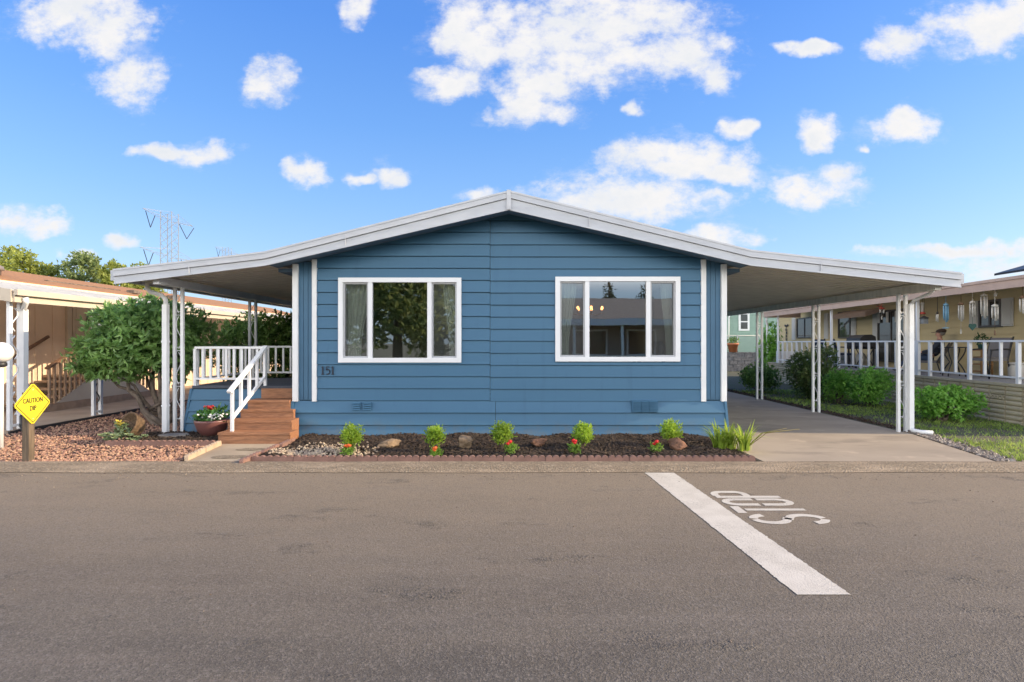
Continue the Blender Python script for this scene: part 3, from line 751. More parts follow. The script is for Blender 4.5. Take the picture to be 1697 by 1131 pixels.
# caution sign on a square timber post
SG = thing('warning_sign', 'yellow diamond sign reading CAUTION DIP on a weathered timber post', 'sign', (-6.5, 7.31, 0))
MB().bx(-6.555,-6.465,7.265,7.355,-.06,.93).build('post', M('weathered_post', (.17,.125,.085), .85, var=.45, vs=5, bs=20, bstr=.5, stretch=(6,6,.7)), SG)
yel = M('yellow_sign_paint', (.78,.62,.035), .4, var=.05)
zc = .775; h = .285; xs_ = -6.455
pl = MB(); k = .9
pl.prism([(7.31-h+.02,zc-.02),(7.31-.02,zc-h+.02),(7.31+.02,zc-h+.02),(7.31+h-.02,zc-.02),(7.31+h-.02,zc+.02),(7.31+.02,zc+h-.02),(7.31-.02,zc+h-.02),(7.31-h+.02,zc+.02)], xs_, xs_+.006, 'x')
PLT = pl.build('sign_plate', yel, SG)
blk = M('sign_black', (.06,.055,.02), .5)
bd = MB(); q = h-.035
for a, b in (((-q,0),(0,-q)),((0,-q),(q,0)),((q,0),(0,q)),((0,q),(-q,0))): bd.bar((xs_+.008,7.31+a[0],zc+a[1]), (xs_+.008,7.31+b[0],zc+b[1]), .009, .003, up=(1,0,0))
bd.build('border', blk, PLT)
for s_, z_ in (('CAUTION', zc+.045), ('DIP', zc-.060)):
    t_ = text_mb(s_, .092, .0015, sx=.74, bold=.0016); t_.xf(Matrix.Translation((xs_+.009, 7.31, z_)) @ Euler((R(90),0,R(90))).to_matrix().to_4x4()); t_.build('lettering', blk, PLT)
for z_ in (.19, -.20): MB().ball((xs_+.008,7.31,zc+z_), .008, 8, 6).build('bolt', alum, PLT)

# ------------------------------------------------------------------ right neighbour (local frame, turned a little)
NR = R(-4.004)
tan_ = M('tan_lap_siding', (.58,.47,.26), .7, var=.08, vs=2, stretch=(.5,.5,3))
peach = M('peach_fascia', (.50,.36,.285), .6, var=.12, vs=3)
shut = M('cream_shutter', (.56,.54,.49), .6, var=.05)
blockm = M('cream_block', (.52,.45,.31), .85, var=.15, vs=4, bs=60, bstr=.3)
deckm = M('grey_deck', (.38,.37,.36), .8, var=.15)
winb = M('window_bronze', (.07,.06,.05), .4)
Q = thing('neighbour_home', 'tan bungalow with peach fascia, block walled deck and wind chimes on the right', 'house', (9.14,0,0), NR)
def b_(name, mat, par=Q): return lambda mb: mb.build(name, mat, par, local=True)
WX = 1.6
def yy_(px, xo): return (9.14+xo)/((px-CX)/F-.07)
def zz_(py, Y): return CH-(py-CY)*Y/F
mb = MB()
for k in range(11):
    z0, z1 = .80+.2*k, 1.0+.2*k
    mb.add([(WX-.02,9.35,z0),(WX-.02,25.6,z0),(WX-.004,25.6,z1),(WX-.004,9.35,z1),(WX+.003,9.35,z0),(WX+.003,25.6,z0)], [(1,0,3,2),(0,1,5,4)])
mb.bx(WX+.005,8.6,9.3,25.6,-.05,3.0)
mb.build('wall', tan_, Q, local=True)
mb = MB(); mb.prism([(1.3,3.05),(5.2,3.55),(9,3.0),(9,2.9),(5.2,3.42),(1.3,2.95)][::-1], 9.25, 22.8); mb.prism([(1.3,3.05),(5.2,3.55),(9,3.0),(9,2.9),(5.2,3.42),(1.3,2.95)][::-1], 22.81, 25.9)
mb.build('roof', M('white_rolled_roof', (.6,.6,.6), .6, var=.2), Q, local=True)
mb = MB(); mb.bx(-.19,-.17,9.25,22.8,2.66,2.865); mb.bx(-.215,-.19,9.25,22.8,2.82,2.88); mb.bx(-.17,1.3,22.78,22.83,2.64,2.85)
mb.build('fascia', peach, Q, local=True)
MB().add([(-.17,9.26,2.84),(1.31,9.26,3.0),(1.31,22.78,3.0),(-.17,22.78,2.84)], [(0,1,2,3)]).build('porch_cover', covermat('translucent_white_cover', (.66,.62,.54), .25), Q, local=True)  # porch roof sheet made translucent to brighten the wall beneath it
MB().bx(-.0,WX-.025,9.3,22.8,.74,.79).build('deck_floor', deckm, Q, local=True)
# bulged concrete block base with pierced diamond blocks
mb = MB(); hol = MB(); bw = .40
for i in range(34):
    y0 = 9.3+i*bw
    for k in range(8):
        z0 = -.03+k*.0955; z1 = z0+.092
        if (i % 2 == 0) and k == 5: continue
        if (i % 2 == 0) and k == 4: z1 = z0+.092
        vs = []
        for (xo, z) in ((0,z0),(-.022,z0+.014),(-.03,z0+.05),(-.022,z0+.08),(0,z1)): vs += [(xo,y0+.017,z),(xo,y0+bw-.017,z)]
        mb.add(vs, [(2*j,2*j+2,2*j+3,2*j+1) for j in range(4)] + [(0,2,4,6,8),(1,9,7,5,3)])
    if i % 2 == 0:
        z0 = -.03+5*.0955
        for a in range(4):
            ya = y0+.02+a*.09
            mb.bar((-.03,ya,z0+.01),(-.03,ya+.09,z0+.085),.02,.022,up=(1,0,0)); mb.bar((-.032,ya,z0+.085),(-.032,ya+.09,z0+.01),.02,.022,up=(1,0,0))
mb.bx(.005,.12,9.3,22.9,-.05,.735)
mb.bx(-.05,.0,9.3,22.9,.735,.79)
mb.build('block_base', blockm, Q, local=True)
# deck railing in long runs, every third upright running down to the deck
for y0, y1, n in ((9.42,13.55,10),(13.62,17.7,10),(17.78,21.85,10)):
    railing((.03,y0,.79),(.03,y1,.79),0,.84,n*1,Q,post_every=3,w=.055)
for yv in (9.4, 13.585, 17.74, 21.9):
    MB().bx(.00,.06,yv-.03,yv+.03,.79,2.72).build('post', white, Q, local=True)
mb = MB(); mb.tube([(-.1,22.7,2.66),(-.1,22.75,2.5),(.0,22.9,2.35),(.0,22.9,2.2),(.0,22.9,.0)], .045, 6); mb.build('downspout', white, Q, local=True)
MB().bx(0,.9,21.95,22.0,.79,1.25).build('end_panel', white, Q, local=True)
def win2(pxa, pxb, pya, pyb, sh=None, name='window', split=True):
    y1, y0 = yy_(pxa, WX), yy_(pxb, WX); ym = (y0+y1)/2; zt, zb = zz_(pya, ym), zz_(pyb, ym)
    mb = MB(); f = .05
    mb.bx(WX-.06,WX-.0,y0,y1,zt-f,zt); mb.bx(WX-.06,WX-.0,y0,y1,zb,zb+f); mb.bx(WX-.06,WX-.0,y0,y0+f,zb+f,zt-f); mb.bx(WX-.06,WX-.0,y1-f,y1,zb+f,zt-f)
    if split: mb.bx(WX-.055,WX-.0,ym-.025,ym+.025,zb+f,zt-f)
    w = mb.build(name, winb, Q, local=True)
    MB().add([(WX-.035,y0+f,zb+f),(WX-.035,y0+f,zt-f),(WX-.035,y1-f,zt-f),(WX-.035,y1-f,zb+f)], [(0,1,2,3)]).build('pane', winglass, w, local=True)
    return y0, y1, zb, zt, w
def mkglass2():
    m, t, b = newmat('dark_window_glass'); b.inputs['Base Color'].default_value = (.06,.06,.055,1); b.inputs['Roughness'].default_value = .03; b.inputs['Specular IOR Level'].default_value = .9
    return m
winglass = mkglass2()
def shutter(pxa, pxb, pya, pyb):
    y1, y0 = yy_(pxa, WX), yy_(pxb, WX); ym = (y0+y1)/2; zt, zb = zz_(pya, ym), zz_(pyb, ym)
    mb = MB(); mb.bx(WX-.05,WX-.022,y0,y1,zb,zt); n = 22
    for k in range(n):
        z = zb+.05+(zt-zb-.1)*k/n; mb.hexa([(WX-.066,y0+.04,z),(WX-.066,y1-.04,z),(WX-.05,y1-.04,z),(WX-.05,y0+.04,z),(WX-.055,y0+.04,z+.04),(WX-.055,y1-.04,z+.04),(WX-.05,y1-.04,z+.04),(WX-.05,y0+.04,z+.04)])
    mb.build('shutter', shut, Q, local=True)
win2(1617,1654,498,543); shutter(1602,1617,500,544); shutter(1654,1673,495,541)
win2(1319,1345,527,561); shutter(1311,1317,526,564); shutter(1364,1371,520,562)
win2(1387,1407,517,561,split=False); shutter(1408,1416,515,562)
y0,y1,zb,zt,w = win2(1452,1497,514,600); MB().bx(WX-.07,WX-.02,y1+.0,y1+.25,.8,zt).build('door_trim', shut, Q, local=True)
MB().bx(WX-.07,WX-.02,y0-.6,y0-.02,.8,zt-.02).build('door_curtain', shut, Q, local=True)
for k in range(3): MB().bx(WX-.09,WX-.065,y0+.3+.45*k,y0+.42+.45*k,zt-.4,zt-.06).build('door_blind', shut, w, local=True)
ya, yb = yy_(1438, WX-.4), yy_(1384, WX-.4)
MB().hexa([(WX-.55,ya,2.44),(WX-.55,yb,2.44),(WX-.03,yb,2.62),(WX-.03,ya,2.62),(WX-.55,ya,2.60),(WX-.55,yb,2.60),(WX-.03,yb,2.72),(WX-.03,ya,2.72)]).build('window_awning', peach, Q, local=True)
# solar panels racked on the roof
panel = M('solar_glass', (.02,.021,.027), .45, spec=.25)
for k in range(4):
    ya = 8.2+1.25*k
    if ya < 9.3: continue
    s = MB(); s.hexa([(1.5,ya,3.20),(1.5,ya+1.2,3.20),(2.6,ya+1.2,3.52),(2.6,ya,3.52),(1.5,ya,3.25),(1.5,ya+1.2,3.25),(2.6,ya+1.2,3.57),(2.6,ya,3.57)])
    sp_ = s.build('solar_panel', panel, Q, local=True); MB().bx(1.6,1.66,ya+.2,ya+.26,3.0,3.22).build('rack_foot', whitem, sp_, local=True)

# things on the deck: world helper for the turned frame
QM = Matrix.Translation((9.14,0,0)) @ Matrix.Rotation(NR, 4, 'Z')
def qw(x, y, z=0): return QM @ Vector((x, y, z))
def deck_thing(name, label, cat, x, y, z=.79, rz=0, group=None):
    return thing(name, label, cat, tuple(qw(x, y, z)), NR+rz, group)
silver = M('chime_metal', (.60,.58,.54), .5, metal=.1); bluemt = M('chime_blue', (.20,.42,.60), .5); bronze = M('chime_bronze', (.16,.09,.05), .5)
redm = M('red_enamel', (.45,.06,.04), .4); tealm = M('teal_enamel', (.03,.10,.09), .5)
def chime(px, py_top, py_tube, py_bot, py_sail, label, capm, tubem, sailm, r=.044, sail='disk', nt=5):
    xo = .14; Y = yy_(px, xo); zt = 2.70
    za, zb_, zs_ = zz_(py_tube, Y)-0, zz_(py_bot, Y), zz_(py_sail, Y)
    t = deck_thing('wind_chime', label, 'wind chime', xo, Y/.9976, 2.71, group='wind chimes hanging under the right eave')
    dz = za-2.71
    mb = MB(); mb.tube([(0,0,0),(0,0,dz+.03)], .006, 5); mb.lathe([(.01,dz+.05),(r*1.15,dz+.02),(r*1.15,dz-.01)], 14); mb.build('cap', capm, t, local=True)
    for k in range(nt):
        a = 2*math.pi*k/nt+.4; L_ = (zb_-za)*(1-.10*(k % 3))
        m2 = MB(); m2.tube([(r*math.cos(a),r*math.sin(a),dz-.02),(r*math.cos(a),r*math.sin(a),dz+L_)], .012, 8); m2.build('chime_tube', tubem, t, local=True)
    if sail:
        m3 = MB(); ds = zs_-2.71; m3.tube([(0,0,dz),(0,0,ds)], .004, 4)
        if sail == 'disk': m3.lathe([(.001,-.012),(.065,-.01),(.065,.01),(.001,.012)], 14, (0,0,ds)); 
        elif sail == 'heart': m3.prism([(0,ds-.08),(.08,ds+.01),(.07,ds+.06),(.03,ds+.07),(0,ds+.045),(-.03,ds+.07),(-.07,ds+.06),(-.08,ds+.01)], -.008, .008)
        else: m3.bx(-.012,.012,-.005,.005,ds-.05,ds+.05)
        m3.build('sail', sailm, t, local=True)
chime(1567,490,506,534,544,'blue tubed wind chime with round blue disc, left of the bronze capped chime',bluemt,bluemt,bluemt)
chime(1592,490,505,533,550,'bronze capped silver wind chime with slim pale sail between blue and heart chimes',bronze,silver,shut,sail='bar')
chime(1611,490,502,526,542,'silver wind chime with dark heart sail in front of the left shutter',silver,silver,tealm,sail='heart')
chime(1630,485,491,528,528,'large silver wind chime with pale round cap in front of the window',shut,silver,shut,r=.052,sail=None)
chime(1648,490,508,532,552,'small silver wind chime with dark bar sail near the right shutter',silver,silver,bronze,r=.05,sail='bar',nt=5)
chime(1694,490,494,520,520,'wind chime with silver tubes at the right edge of the photo',bronze,silver,shut,sail=None)
chime(1553,495,520,534,534,'thin string of tiny pale shells hanging beside the blue chime',dark,shut,shut,r=.02,sail=None,nt=3)
chime(1461,500,512,520,527,'short wind chime with red top hanging before the sliding door',redm,shut,shut,r=.06,sail='bar',nt=4)
def ornament(px, pya, pyb, label, name, cat, fn):
    xo = .14; Y = yy_(px, xo); t = deck_thing(name, label, cat, xo, Y/.9976, 2.71); fn(t, zz_(pya, Y)-2.71, zz_(pyb, Y)-2.71); return t
def lan(t, za, zb_):
    MB().tube([(0,0,0),(0,0,za)], .005, 5).build('hanger', dark, t, local=True)
    MB().lathe([(.02,za-.0),(.10,za-.05),(.11,za-.06)], 12).build('roof', dark, t, local=True)
    mb = MB(); mb.bx(-.06,.06,-.06,.06,zb_,za-.06); mb.build('body', M('lantern_glass',(.20,.22,.24),.2), t, local=True)
ornament(1531, 524, 537, 'black hanging lantern beside the white deck post', 'hanging_lantern', 'lantern', lan)
def fly(t, za, zb_):
    m = MB(); m.tube([(0,0,0),(0,0,za)], .004, 4); m.tube([(0,-.10,za-.02),(0,.10,za-.02)], [.02,.008], 6); m.build('body', redm, t, local=True)
    m = MB()
    for s in (-1,1):
        m.add([(0,-.05,za),(s*.14,-.09,za+.03),(s*.15,-.03,za+.03),(0,-.02,za),(s*.12,.03,za+.03),(0,.0,za)], [(0,1,2,3),(3,2,4,5)])
    m.build('wing', redm, t, local=True)
ornament(1456, 507, 515, 'red dragonfly ornament hanging by the sliding door', 'dragonfly_ornament', 'ornament', fly)
def star(t, za, zb_):
    m = MB(); m.tube([(0,0,0),(0,0,za)], .004, 4); c = (za+zb_)/2; h_ = abs(za-zb_)/2
    m.prism([(h_*(1 if k % 2 == 0 else .4)*math.sin(k*math.pi/5), c+h_*(1 if k % 2 == 0 else .4)*math.cos(k*math.pi/5)) for k in range(9,-1,-1)], -.01, .01, 'x'); m.build('star', shut, t, local=True)
ornament(1649, 484, 493, 'small pale star ornament hanging above the window chimes', 'star_ornament', 'ornament', star)
def fdr(t, za, zb_):
    MB().tube([(0,0,0),(0,0,za)], .005, 5).build('hanger', dark, t, local=True)
    MB().lathe([(.03,za),(.05,za-.02),(.035,za-.05),(.035,zb_+.05)], 10).build('bottle', shut, t, local=True); MB().lathe([(.035,zb_+.05),(.07,zb_+.03),(.07,zb_)], 10).build('tray', redm, t, local=True)
ornament(1528, 502, 521, 'red based hummingbird feeder hanging above the lantern', 'bird_feeder', 'bird feeder', fdr)
# wall ornament
wo = deck_thing('wall_ornament', 'dark metal flower ornament on the far end of the tan wall', 'ornament', WX-.06, yy_(1300,WX-.06), .79)
m = MB(); Yw = yy_(1300,WX-.06)
for k,(dy,pz) in enumerate(((0,541),(.12,540),(-.14,540),(.02,547),(-.03,552),(.0,557),(.0,563))): m.ball((0,dy,zz_(pz,Yw)-.79),(.015,.06,.06),8,6)
m.tube([(0,0,zz_(541,Yw)-.79),(0,.02,zz_(563,Yw)-.79)],.012,5); m.build('flower', dark, wo, local=True)
# furniture on the deck
iron = M('wrought_iron', (.03,.03,.032), .5)
def chair(x, y, rz, label, seatm, sh=.40, rec=.12):
    t = deck_thing('patio_chair', label, 'chair', x, y, .79, rz, 'patio chairs on the right deck')
    m = MB(); m.bx(-.25,.25,-.24,.24,sh,sh+.06); m.build('seat', seatm, t, local=True)
    m = MB(); m.hexa([(-.23,.21,sh+.065),(.23,.21,sh+.065),(.23,.27,sh+.065),(-.23,.27,sh+.065),(-.23,.21+rec,sh+.52),(.23,.21+rec,sh+.52),(.23,.26+rec,sh+.52),(-.23,.26+rec,sh+.52)]); m.build('backrest', seatm, t, local=True)
    for sx in (-1,1):
        MB().tube([(sx*.25,-.24,0),(sx*.25,-.22,sh),(sx*.27,-.20,sh+.24)], .016, 6).build('leg', iron, t, local=True)
        MB().tube([(sx*.25,.30,0),(sx*.25,.22,sh+.02),(sx*.25,.24+rec,sh+.54)], .016, 6).build('leg', iron, t, local=True)
        MB().tube([(sx*.27,-.22,sh+.24),(sx*.27,.05,sh+.26),(sx*.26,.24,sh+.26)], .02, 6).build('armrest', iron, t, local=True)
    return t
cush = M('navy_cushion', (.03,.04,.07), .9); grayc = M('grey_mesh', (.16,.15,.15), .8)
chair(.55, 17.9, R(70), 'navy cushioned patio chair before the narrow window', cush)
chair(.6, 19.2, R(110), 'navy cushioned patio chair farther along the deck near the bush', cush)
def table(x, y, r, label):
    t = deck_thing('patio_table', label, 'table', x, y, .79, 0)
    MB().lathe([(.001,.68),(r,.68),(r,.705),(.001,.708)], 20).build('tabletop', iron, t, local=True)
    for k in range(4):
        a = k*math.pi/2+.5; pts = [(r*.8*math.cos(a)*(.35+.65*abs(math.cos(u*3.2))), r*.8*math.sin(a)*(.35+.65*abs(math.cos(u*3.2))), .68*(1-u)) for u in np.linspace(0,1,9)]
        MB().tube(pts, .014, 6).build('leg', iron, t, local=True)
table(.55, 13.1, .30, 'small round black wrought iron table behind the seated person')
table(.6, 16.9, .33, 'round black wrought iron table before the sliding door')
chair(.75, 12.35, R(-80), 'grey mesh patio chair standing empty right of the iron table', grayc)
ch_p = chair(.98, 14.65, R(-131), 'grey mesh patio chair in which the person sits', grayc, sh=.27, rec=.24)
st = deck_thing('plant_stand', 'small wooden tiered plant stand against the tan wall', 'plant stand', 1.25, yy_(1622,1.25)/.9976, .79)
honey = M('honey_wood', (.40,.22,.09), .6, var=.3)
for k in range(4): MB().bx(-.14,.14,-.17,.17,.10+.17*k,.13+.17*k).build('shelf', honey, st, local=True)
for a in (-.12,.12):
    for b2 in (-.15,.15): MB().bx(a-.015,a+.015,b2-.015,b2+.015,0,.66).build('leg', honey, st, local=True)
pp = deck_thing('potted_plant', 'dark green potted plant on top of the wooden plant stand', 'plant', 1.25, yy_(1622,1.25)/.9976, 1.43)
MB().lathe([(.06,0),(.085,.12),(.09,.13)], 12).build('pot', tealm, pp, local=True)
lfd = leafmat('dark_foliage', (.022,.055,.018), (.04,.08,.025), .2)
leaves(MB(), [(0,0,.24,.13,.13,.12)], 90, .09, .04).build('foliage', lfd, pp, local=True)
bk = deck_thing('storage_pot', 'squat white pot standing on the deck by the wall', 'pot', 1.2, yy_(1682,1.2)/.9976, .79)
MB().lathe([(.13,0),(.17,.04),(.18,.26),(.16,.30),(.16,.33),(.19,.34),(.19,.36),(.001,.38)], 20).build('body', M('off_white_plastic',(.55,.53,.49),.5), bk, local=True)
gr = deck_thing('barbecue', 'black lidded barbecue behind the railing near the narrow window', 'barbecue', .8, yy_(1425,.8)/.9976, .79)
MB().bx(-.25,.25,-.4,.4,.60,.80).build('firebox', dark, gr, local=True); MB().prism([(-.25,.80),(.25,.80),(.22,1.0),(.1,1.06),(-.12,1.05),(-.23,.95)], -.4, .4).build('lid', dark, gr, local=True)
for a in (-.2,.2):
    for b2 in (-.33,.33): MB().bx(a-.02,a+.02,b2-.02,b2+.02,0,.60).build('leg', iron, gr, local=True)
MB().ball((0,0,.3),(.15,.15,.2),12,8).build('gas_bottle', M('pale_bottle',(.45,.42,.36),.5), gr, local=True)
bx2 = deck_thing('storage_chest', 'pale blue grey storage chest behind the deck railing', 'chest', .8, yy_(1388,.8)/.9976, .79)
MB().bx(-.25,.25,-.45,.45,0,.42).build('body', M('chest_plastic',(.40,.44,.50),.5), bx2, local=True); MB().bx(-.27,.27,-.47,.47,.42,.48).build('lid', shut, bx2, local=True)

# ------------------------------------------------------------------ the seated person
def skin(name, nodes, edges, mat, par, sub=2):
    me = bpy.data.meshes.new(name); me.from_pydata([n[0] for n in nodes], edges, []); o = bpy.data.objects.new(name, me); COL.objects.link(o)
    m = o.modifiers.new('s', 'SKIN'); m.use_smooth_shade = True
    for i, n in enumerate(nodes):
        r = n[1] if hasattr(n[1], '__len__') else (n[1], n[1]); me.skin_vertices[0].data[i].radius = r
    me.skin_vertices[0].data[0].use_root = True
    o.modifiers.new('u', 'SUBSURF').levels = sub
    dg = bpy.context.evaluated_depsgraph_get(); me2 = bpy.data.meshes.new_from_object(o.evaluated_get(dg)); bpy.data.objects.remove(o)
    me2.materials.clear(); me2.materials.append(mat); me2.polygons.foreach_set('use_smooth', [True]*len(me2.polygons))
    o2 = bpy.data.objects.new(name, me2); COL.objects.link(o2); o2.parent = par; return o2
skinm = M('skin', (.50,.27,.19), .55); jack = M('navy_jacket', (.025,.032,.05), .85, var=.2); jean = M('blue_jeans', (.045,.075,.14), .85, var=.2); capm = M('brown_cap', (.05,.03,.022), .85); hairm = M('grey_hair', (.22,.20,.18), .8); shoe = M('dark_shoe', (.03,.028,.026), .6)
# local frame: faces -Y; same turn and seat as the chair
pe = deck_thing('person', 'person in dark jacket, jeans and brown cap seated on the right deck', 'person', .98, 14.65, .79, R(-131))
pe.scale = (.96,)*3
body = [((0,.06,.56),.11),((0,.10,.74),(.15,.11)),((0,.13,.92),(.17,.11)),((0,.13,1.03),(.12,.09)),((0,.10,1.10),.055),((0,.07,1.17),.06),((0,.06,1.25),(.078,.095)),((0,.065,1.31),(.07,.085)),
  ((-.19,.13,1.0),.055),((-.25,.05,.76),.045),((-.24,-.17,.68),.034),((-.22,-.25,.68),.03),((.19,.13,1.0),.055),((.25,.05,.76),.045),((.22,-.17,.70),.034),((.20,-.25,.70),.03),
  ((-.10,0,.55),.09),((-.12,-.40,.53),.065),((-.12,-.45,.10),.04),((-.12,-.58,.05),.035),((.10,0,.55),.09),((.12,-.42,.53),.065),((.13,-.62,.13),.04),((.13,-.75,.08),.035),
  ((0,-.045,1.235),.018)]
ed = [(0,1),(1,2),(2,3),(3,4),(4,5),(5,6),(6,7),(3,8),(8,9),(9,10),(10,11),(3,12),(12,13),(13,14),(14,15),(0,16),(16,17),(17,18),(18,19),(0,20),(20,21),(21,22),(22,23),(6,24)]
body = [(p, (r if hasattr(r,'__len__') else (r, r))) for p, r in body]
def low(p):                     # sink into the low chair and lean back from the hips
    x, y, z = p
    if y < -.10 and z < .60 and not (abs(x) < .2 and z > 1): 
        return (x, y, z - (.10 if z > .3 else 0))
    z -= .13; k = max(0, z-.45); a = R(20)
    return (x, y + k*math.sin(a)*.9 - max(0, -y-.0)*0, .45 + k*math.cos(a) if z > .45 else z)
body = [(low(p), r) for p, r in body]
bo = skin('body', body, ed, skinm, pe)
for s in (-1,1):
    hx = -.22 if s < 0 else .20; hz = .68 if s < 0 else .70
    m = MB()
    for k in range(4):
        xx = hx+(k-1.5)*.019; m.tube([(xx,-.27,hz),(xx,-.31-.006*(k in (1,2)),hz+.004),(xx,-.335-.008*(k in (1,2)),hz-.012),(xx,-.345,hz-.028)], [.009,.009,.008,.006], 6)
    m.tube([(hx-s*.035,-.25,hz),(hx-s*.05,-.28,hz),(hx-s*.05,-.31,hz-.005)], [.011,.01,.008], 6)
    m.v = [low(q) for q in m.v]; m.build('fingers', skinm, pe, local=True)
J = [((0,.07,.60),(.14,.12)),((0,.10,.74),(.175,.135)),((0,.13,.92),(.19,.13)),((0,.13,1.03),(.14,.105)),((0,.11,1.075),(.085,.08)),((-.20,.13,1.0),.075),((-.25,.05,.76),.062),((-.24,-.15,.685),.05),((.20,.13,1.0),.075),((.25,.05,.76),.062),((.22,-.15,.705),.05)]
J = [(low(p), r) for p, r in J]
skin('jacket', J, [(0,1),(1,2),(2,3),(3,4),(3,5),(5,6),(6,7),(3,8),(8,9),(9,10)], jack, pe)
T = [((0,.07,.54),(.14,.11)),((-.10,0,.55),.105),((-.12,-.40,.535),.08),((-.12,-.45,.12),.06),((.10,0,.55),.105),((.12,-.42,.535),.08),((.13,-.61,.15),.06)]
T = [(low(p), r) for p, r in T]
skin('jeans', T, [(0,1),(1,2),(2,3),(0,4),(4,5),(5,6)], jean, pe)
for (x, y, z) in ((-.12,-.50,.05),(.13,-.68,.08)): MB().ball((x,y,z),(.05,.13,.05),10,8).build('shoe', shoe, pe, local=True)
m = MB(); m.lathe([(.108,0),(.11,.03),(.10,.07),(.06,.10),(.001,.108)], 18, (0,.06,1.295), .92, 1.08); m.v = [low(q) for q in m.v]; m.build('cap', capm, pe, local=True)
m = MB(); m.hexa([(-.075,-.05,1.300),(.075,-.05,1.300),(.055,-.14,1.285),(-.055,-.14,1.285),(-.075,-.05,1.312),(.075,-.05,1.312),(.055,-.14,1.295),(-.055,-.14,1.295)]); m.v = [low(q) for q in m.v]; m.build('cap_brim', capm, pe, local=True)
m = MB(); m.ball((0,.095,1.265),(.088,.085,.075),14,10); m.v = [low(q) for q in m.v]; m.build('hair', hairm, pe, local=True)
for s in (-1,1):
    MB().ball(low((s*.086,.06,1.245)),(.012,.022,.032),8,6).build('ear', skinm, pe, local=True)
    MB().ball(low((s*.032,-.030,1.262)),(.012,.008,.008),8,6).build('eye', M('eye_dark',(.05,.04,.035),.3), pe, local=True)
MB().ball(low((0,-.028,1.195)),(.026,.008,.006),8,6).build('mouth', M('lip',(.35,.13,.10),.5), pe, local=True)
# ------------------------------------------------------------------ left yard: gravel, mulch, edging
gravm = M('pink_lava_gravel', (.37,.215,.15), .9, island=.33)
soils = sheet('gravel_base', -9.0, -4.5, 7.20, 16, -.02, M('gravel_fines', (.13,.08,.065), .95, var=.4, vs=25, bs=60, bstr=.8, bd=.02)); tag(soils, kind='structure')
def scatter(n, fn, z=0): 
    out = []
    while len(out) < n:
        p = fn()
        if p is not None: out.append((p[0], p[1], p[2] if len(p) > 2 else z))
    return out
def gpos():
    y = 7.26 + 7.5*rng.random()**1.7; x = rng.uniform(-8.78, -4.45)
    if y < 8.42 and x > -4.58 + (8.45-y)*.15 - .06: return None
    if y > 8.42 and x > -5.0: return None
    if 8.45 < y < 9.4 and x > -6.35 + max(0,(y-8.45))*.25: return None
    return x, y, rng.uniform(-.012,.012)
for lo, hi in ((-14,-8.8),):
    pass
P_ = scatter(13000, gpos)
gm = MB().stones(P_, [rng.uniform(.011,.027)*(1+.05*(p[1]-7)) for p in P_])
P2 = [(rng.uniform(-12,-8.78), rng.uniform(7.26,9.4), rng.uniform(-.012,.012)) for _ in range(4000)]
gm.stones(P2, [rng.uniform(.013,.027) for _ in P2])
tag(gm.build('gravel', gravm), 'reddish pink lava gravel covering the left front yard', 'gravel', kind='stuff')
tag(sheet('gravel_ground', -40, -9.0, 7.20, 9.48, -.021, bpy.data.materials['gravel_fines']), kind='structure')

mulchm = M('bark_mulch', (.050,.032,.021), .95, island=.55)
mulchsoil = M('mulch_soil', (.036,.024,.016), .95, var=.5, vs=14, bs=30, bstr=1, bd=.03)
def bed(name, x0, x1, y0, y1, hfun, mat, nx=90, ny=26):
    mb = MB(); v = []
    for j in range(ny+1):
        for i in range(nx+1):
            x = x0+(x1-x0)*i/nx; y = y0+(y1-y0)*j/ny
            v.append((x, y, hfun(x, y) + rng.normal(0,.006)))
    mb.add(v, [(j*(nx+1)+i, j*(nx+1)+i+1, (j+1)*(nx+1)+i+1, (j+1)*(nx+1)+i) for j in range(ny) for i in range(nx)], True)
    o = mb.build(name, mat); tag(o, kind='structure'); return o
def hb(x, y):
    e = min(1, (y-7.26)/.25, (x+3.55)/.2, (3.35-x)/.25); e = max(0, e)
    return .0 + e*(.055 + .02*math.sin(x*3.1)*math.sin(y*4+x) + .015*math.sin(x*7+y*5))
bed('mulch_bed', -3.53, 3.33, 7.27, 9.16, hb, mulchsoil)
def chips(n, fn, L=(.012,.035)):
    mb = MB()
    for _ in range(n):
        p = fn()
        if p is None: continue
        c = Vector(p); d = Vector(rng.normal(size=3)); d.z *= .4; d.normalize(); l = rng.uniform(*L); w = l*rng.uniform(.3,.6)
        a = d.cross(Vector((0,0,1))).normalized(); b = a.cross(d)
        q = c+d*l; q2 = c-d*l
        mb.add([q2-a*w, q-a*w*.6, q+a*w, q2+a*w*.7, c+b*w*.7], [(0,1,4),(1,2,4),(2,3,4),(3,0,4),(3,2,1,0)])
    return mb
def mpos():
    x = rng.uniform(-3.5,3.3); y = rng.uniform(7.30,9.14)
    return (x, y, hb(x,y)+rng.uniform(-.004,.014))
tag(chips(15000, mpos).build('bark_mulch', mulchm), 'dark brown bark mulch in the front flower bed', 'mulch', kind='stuff')
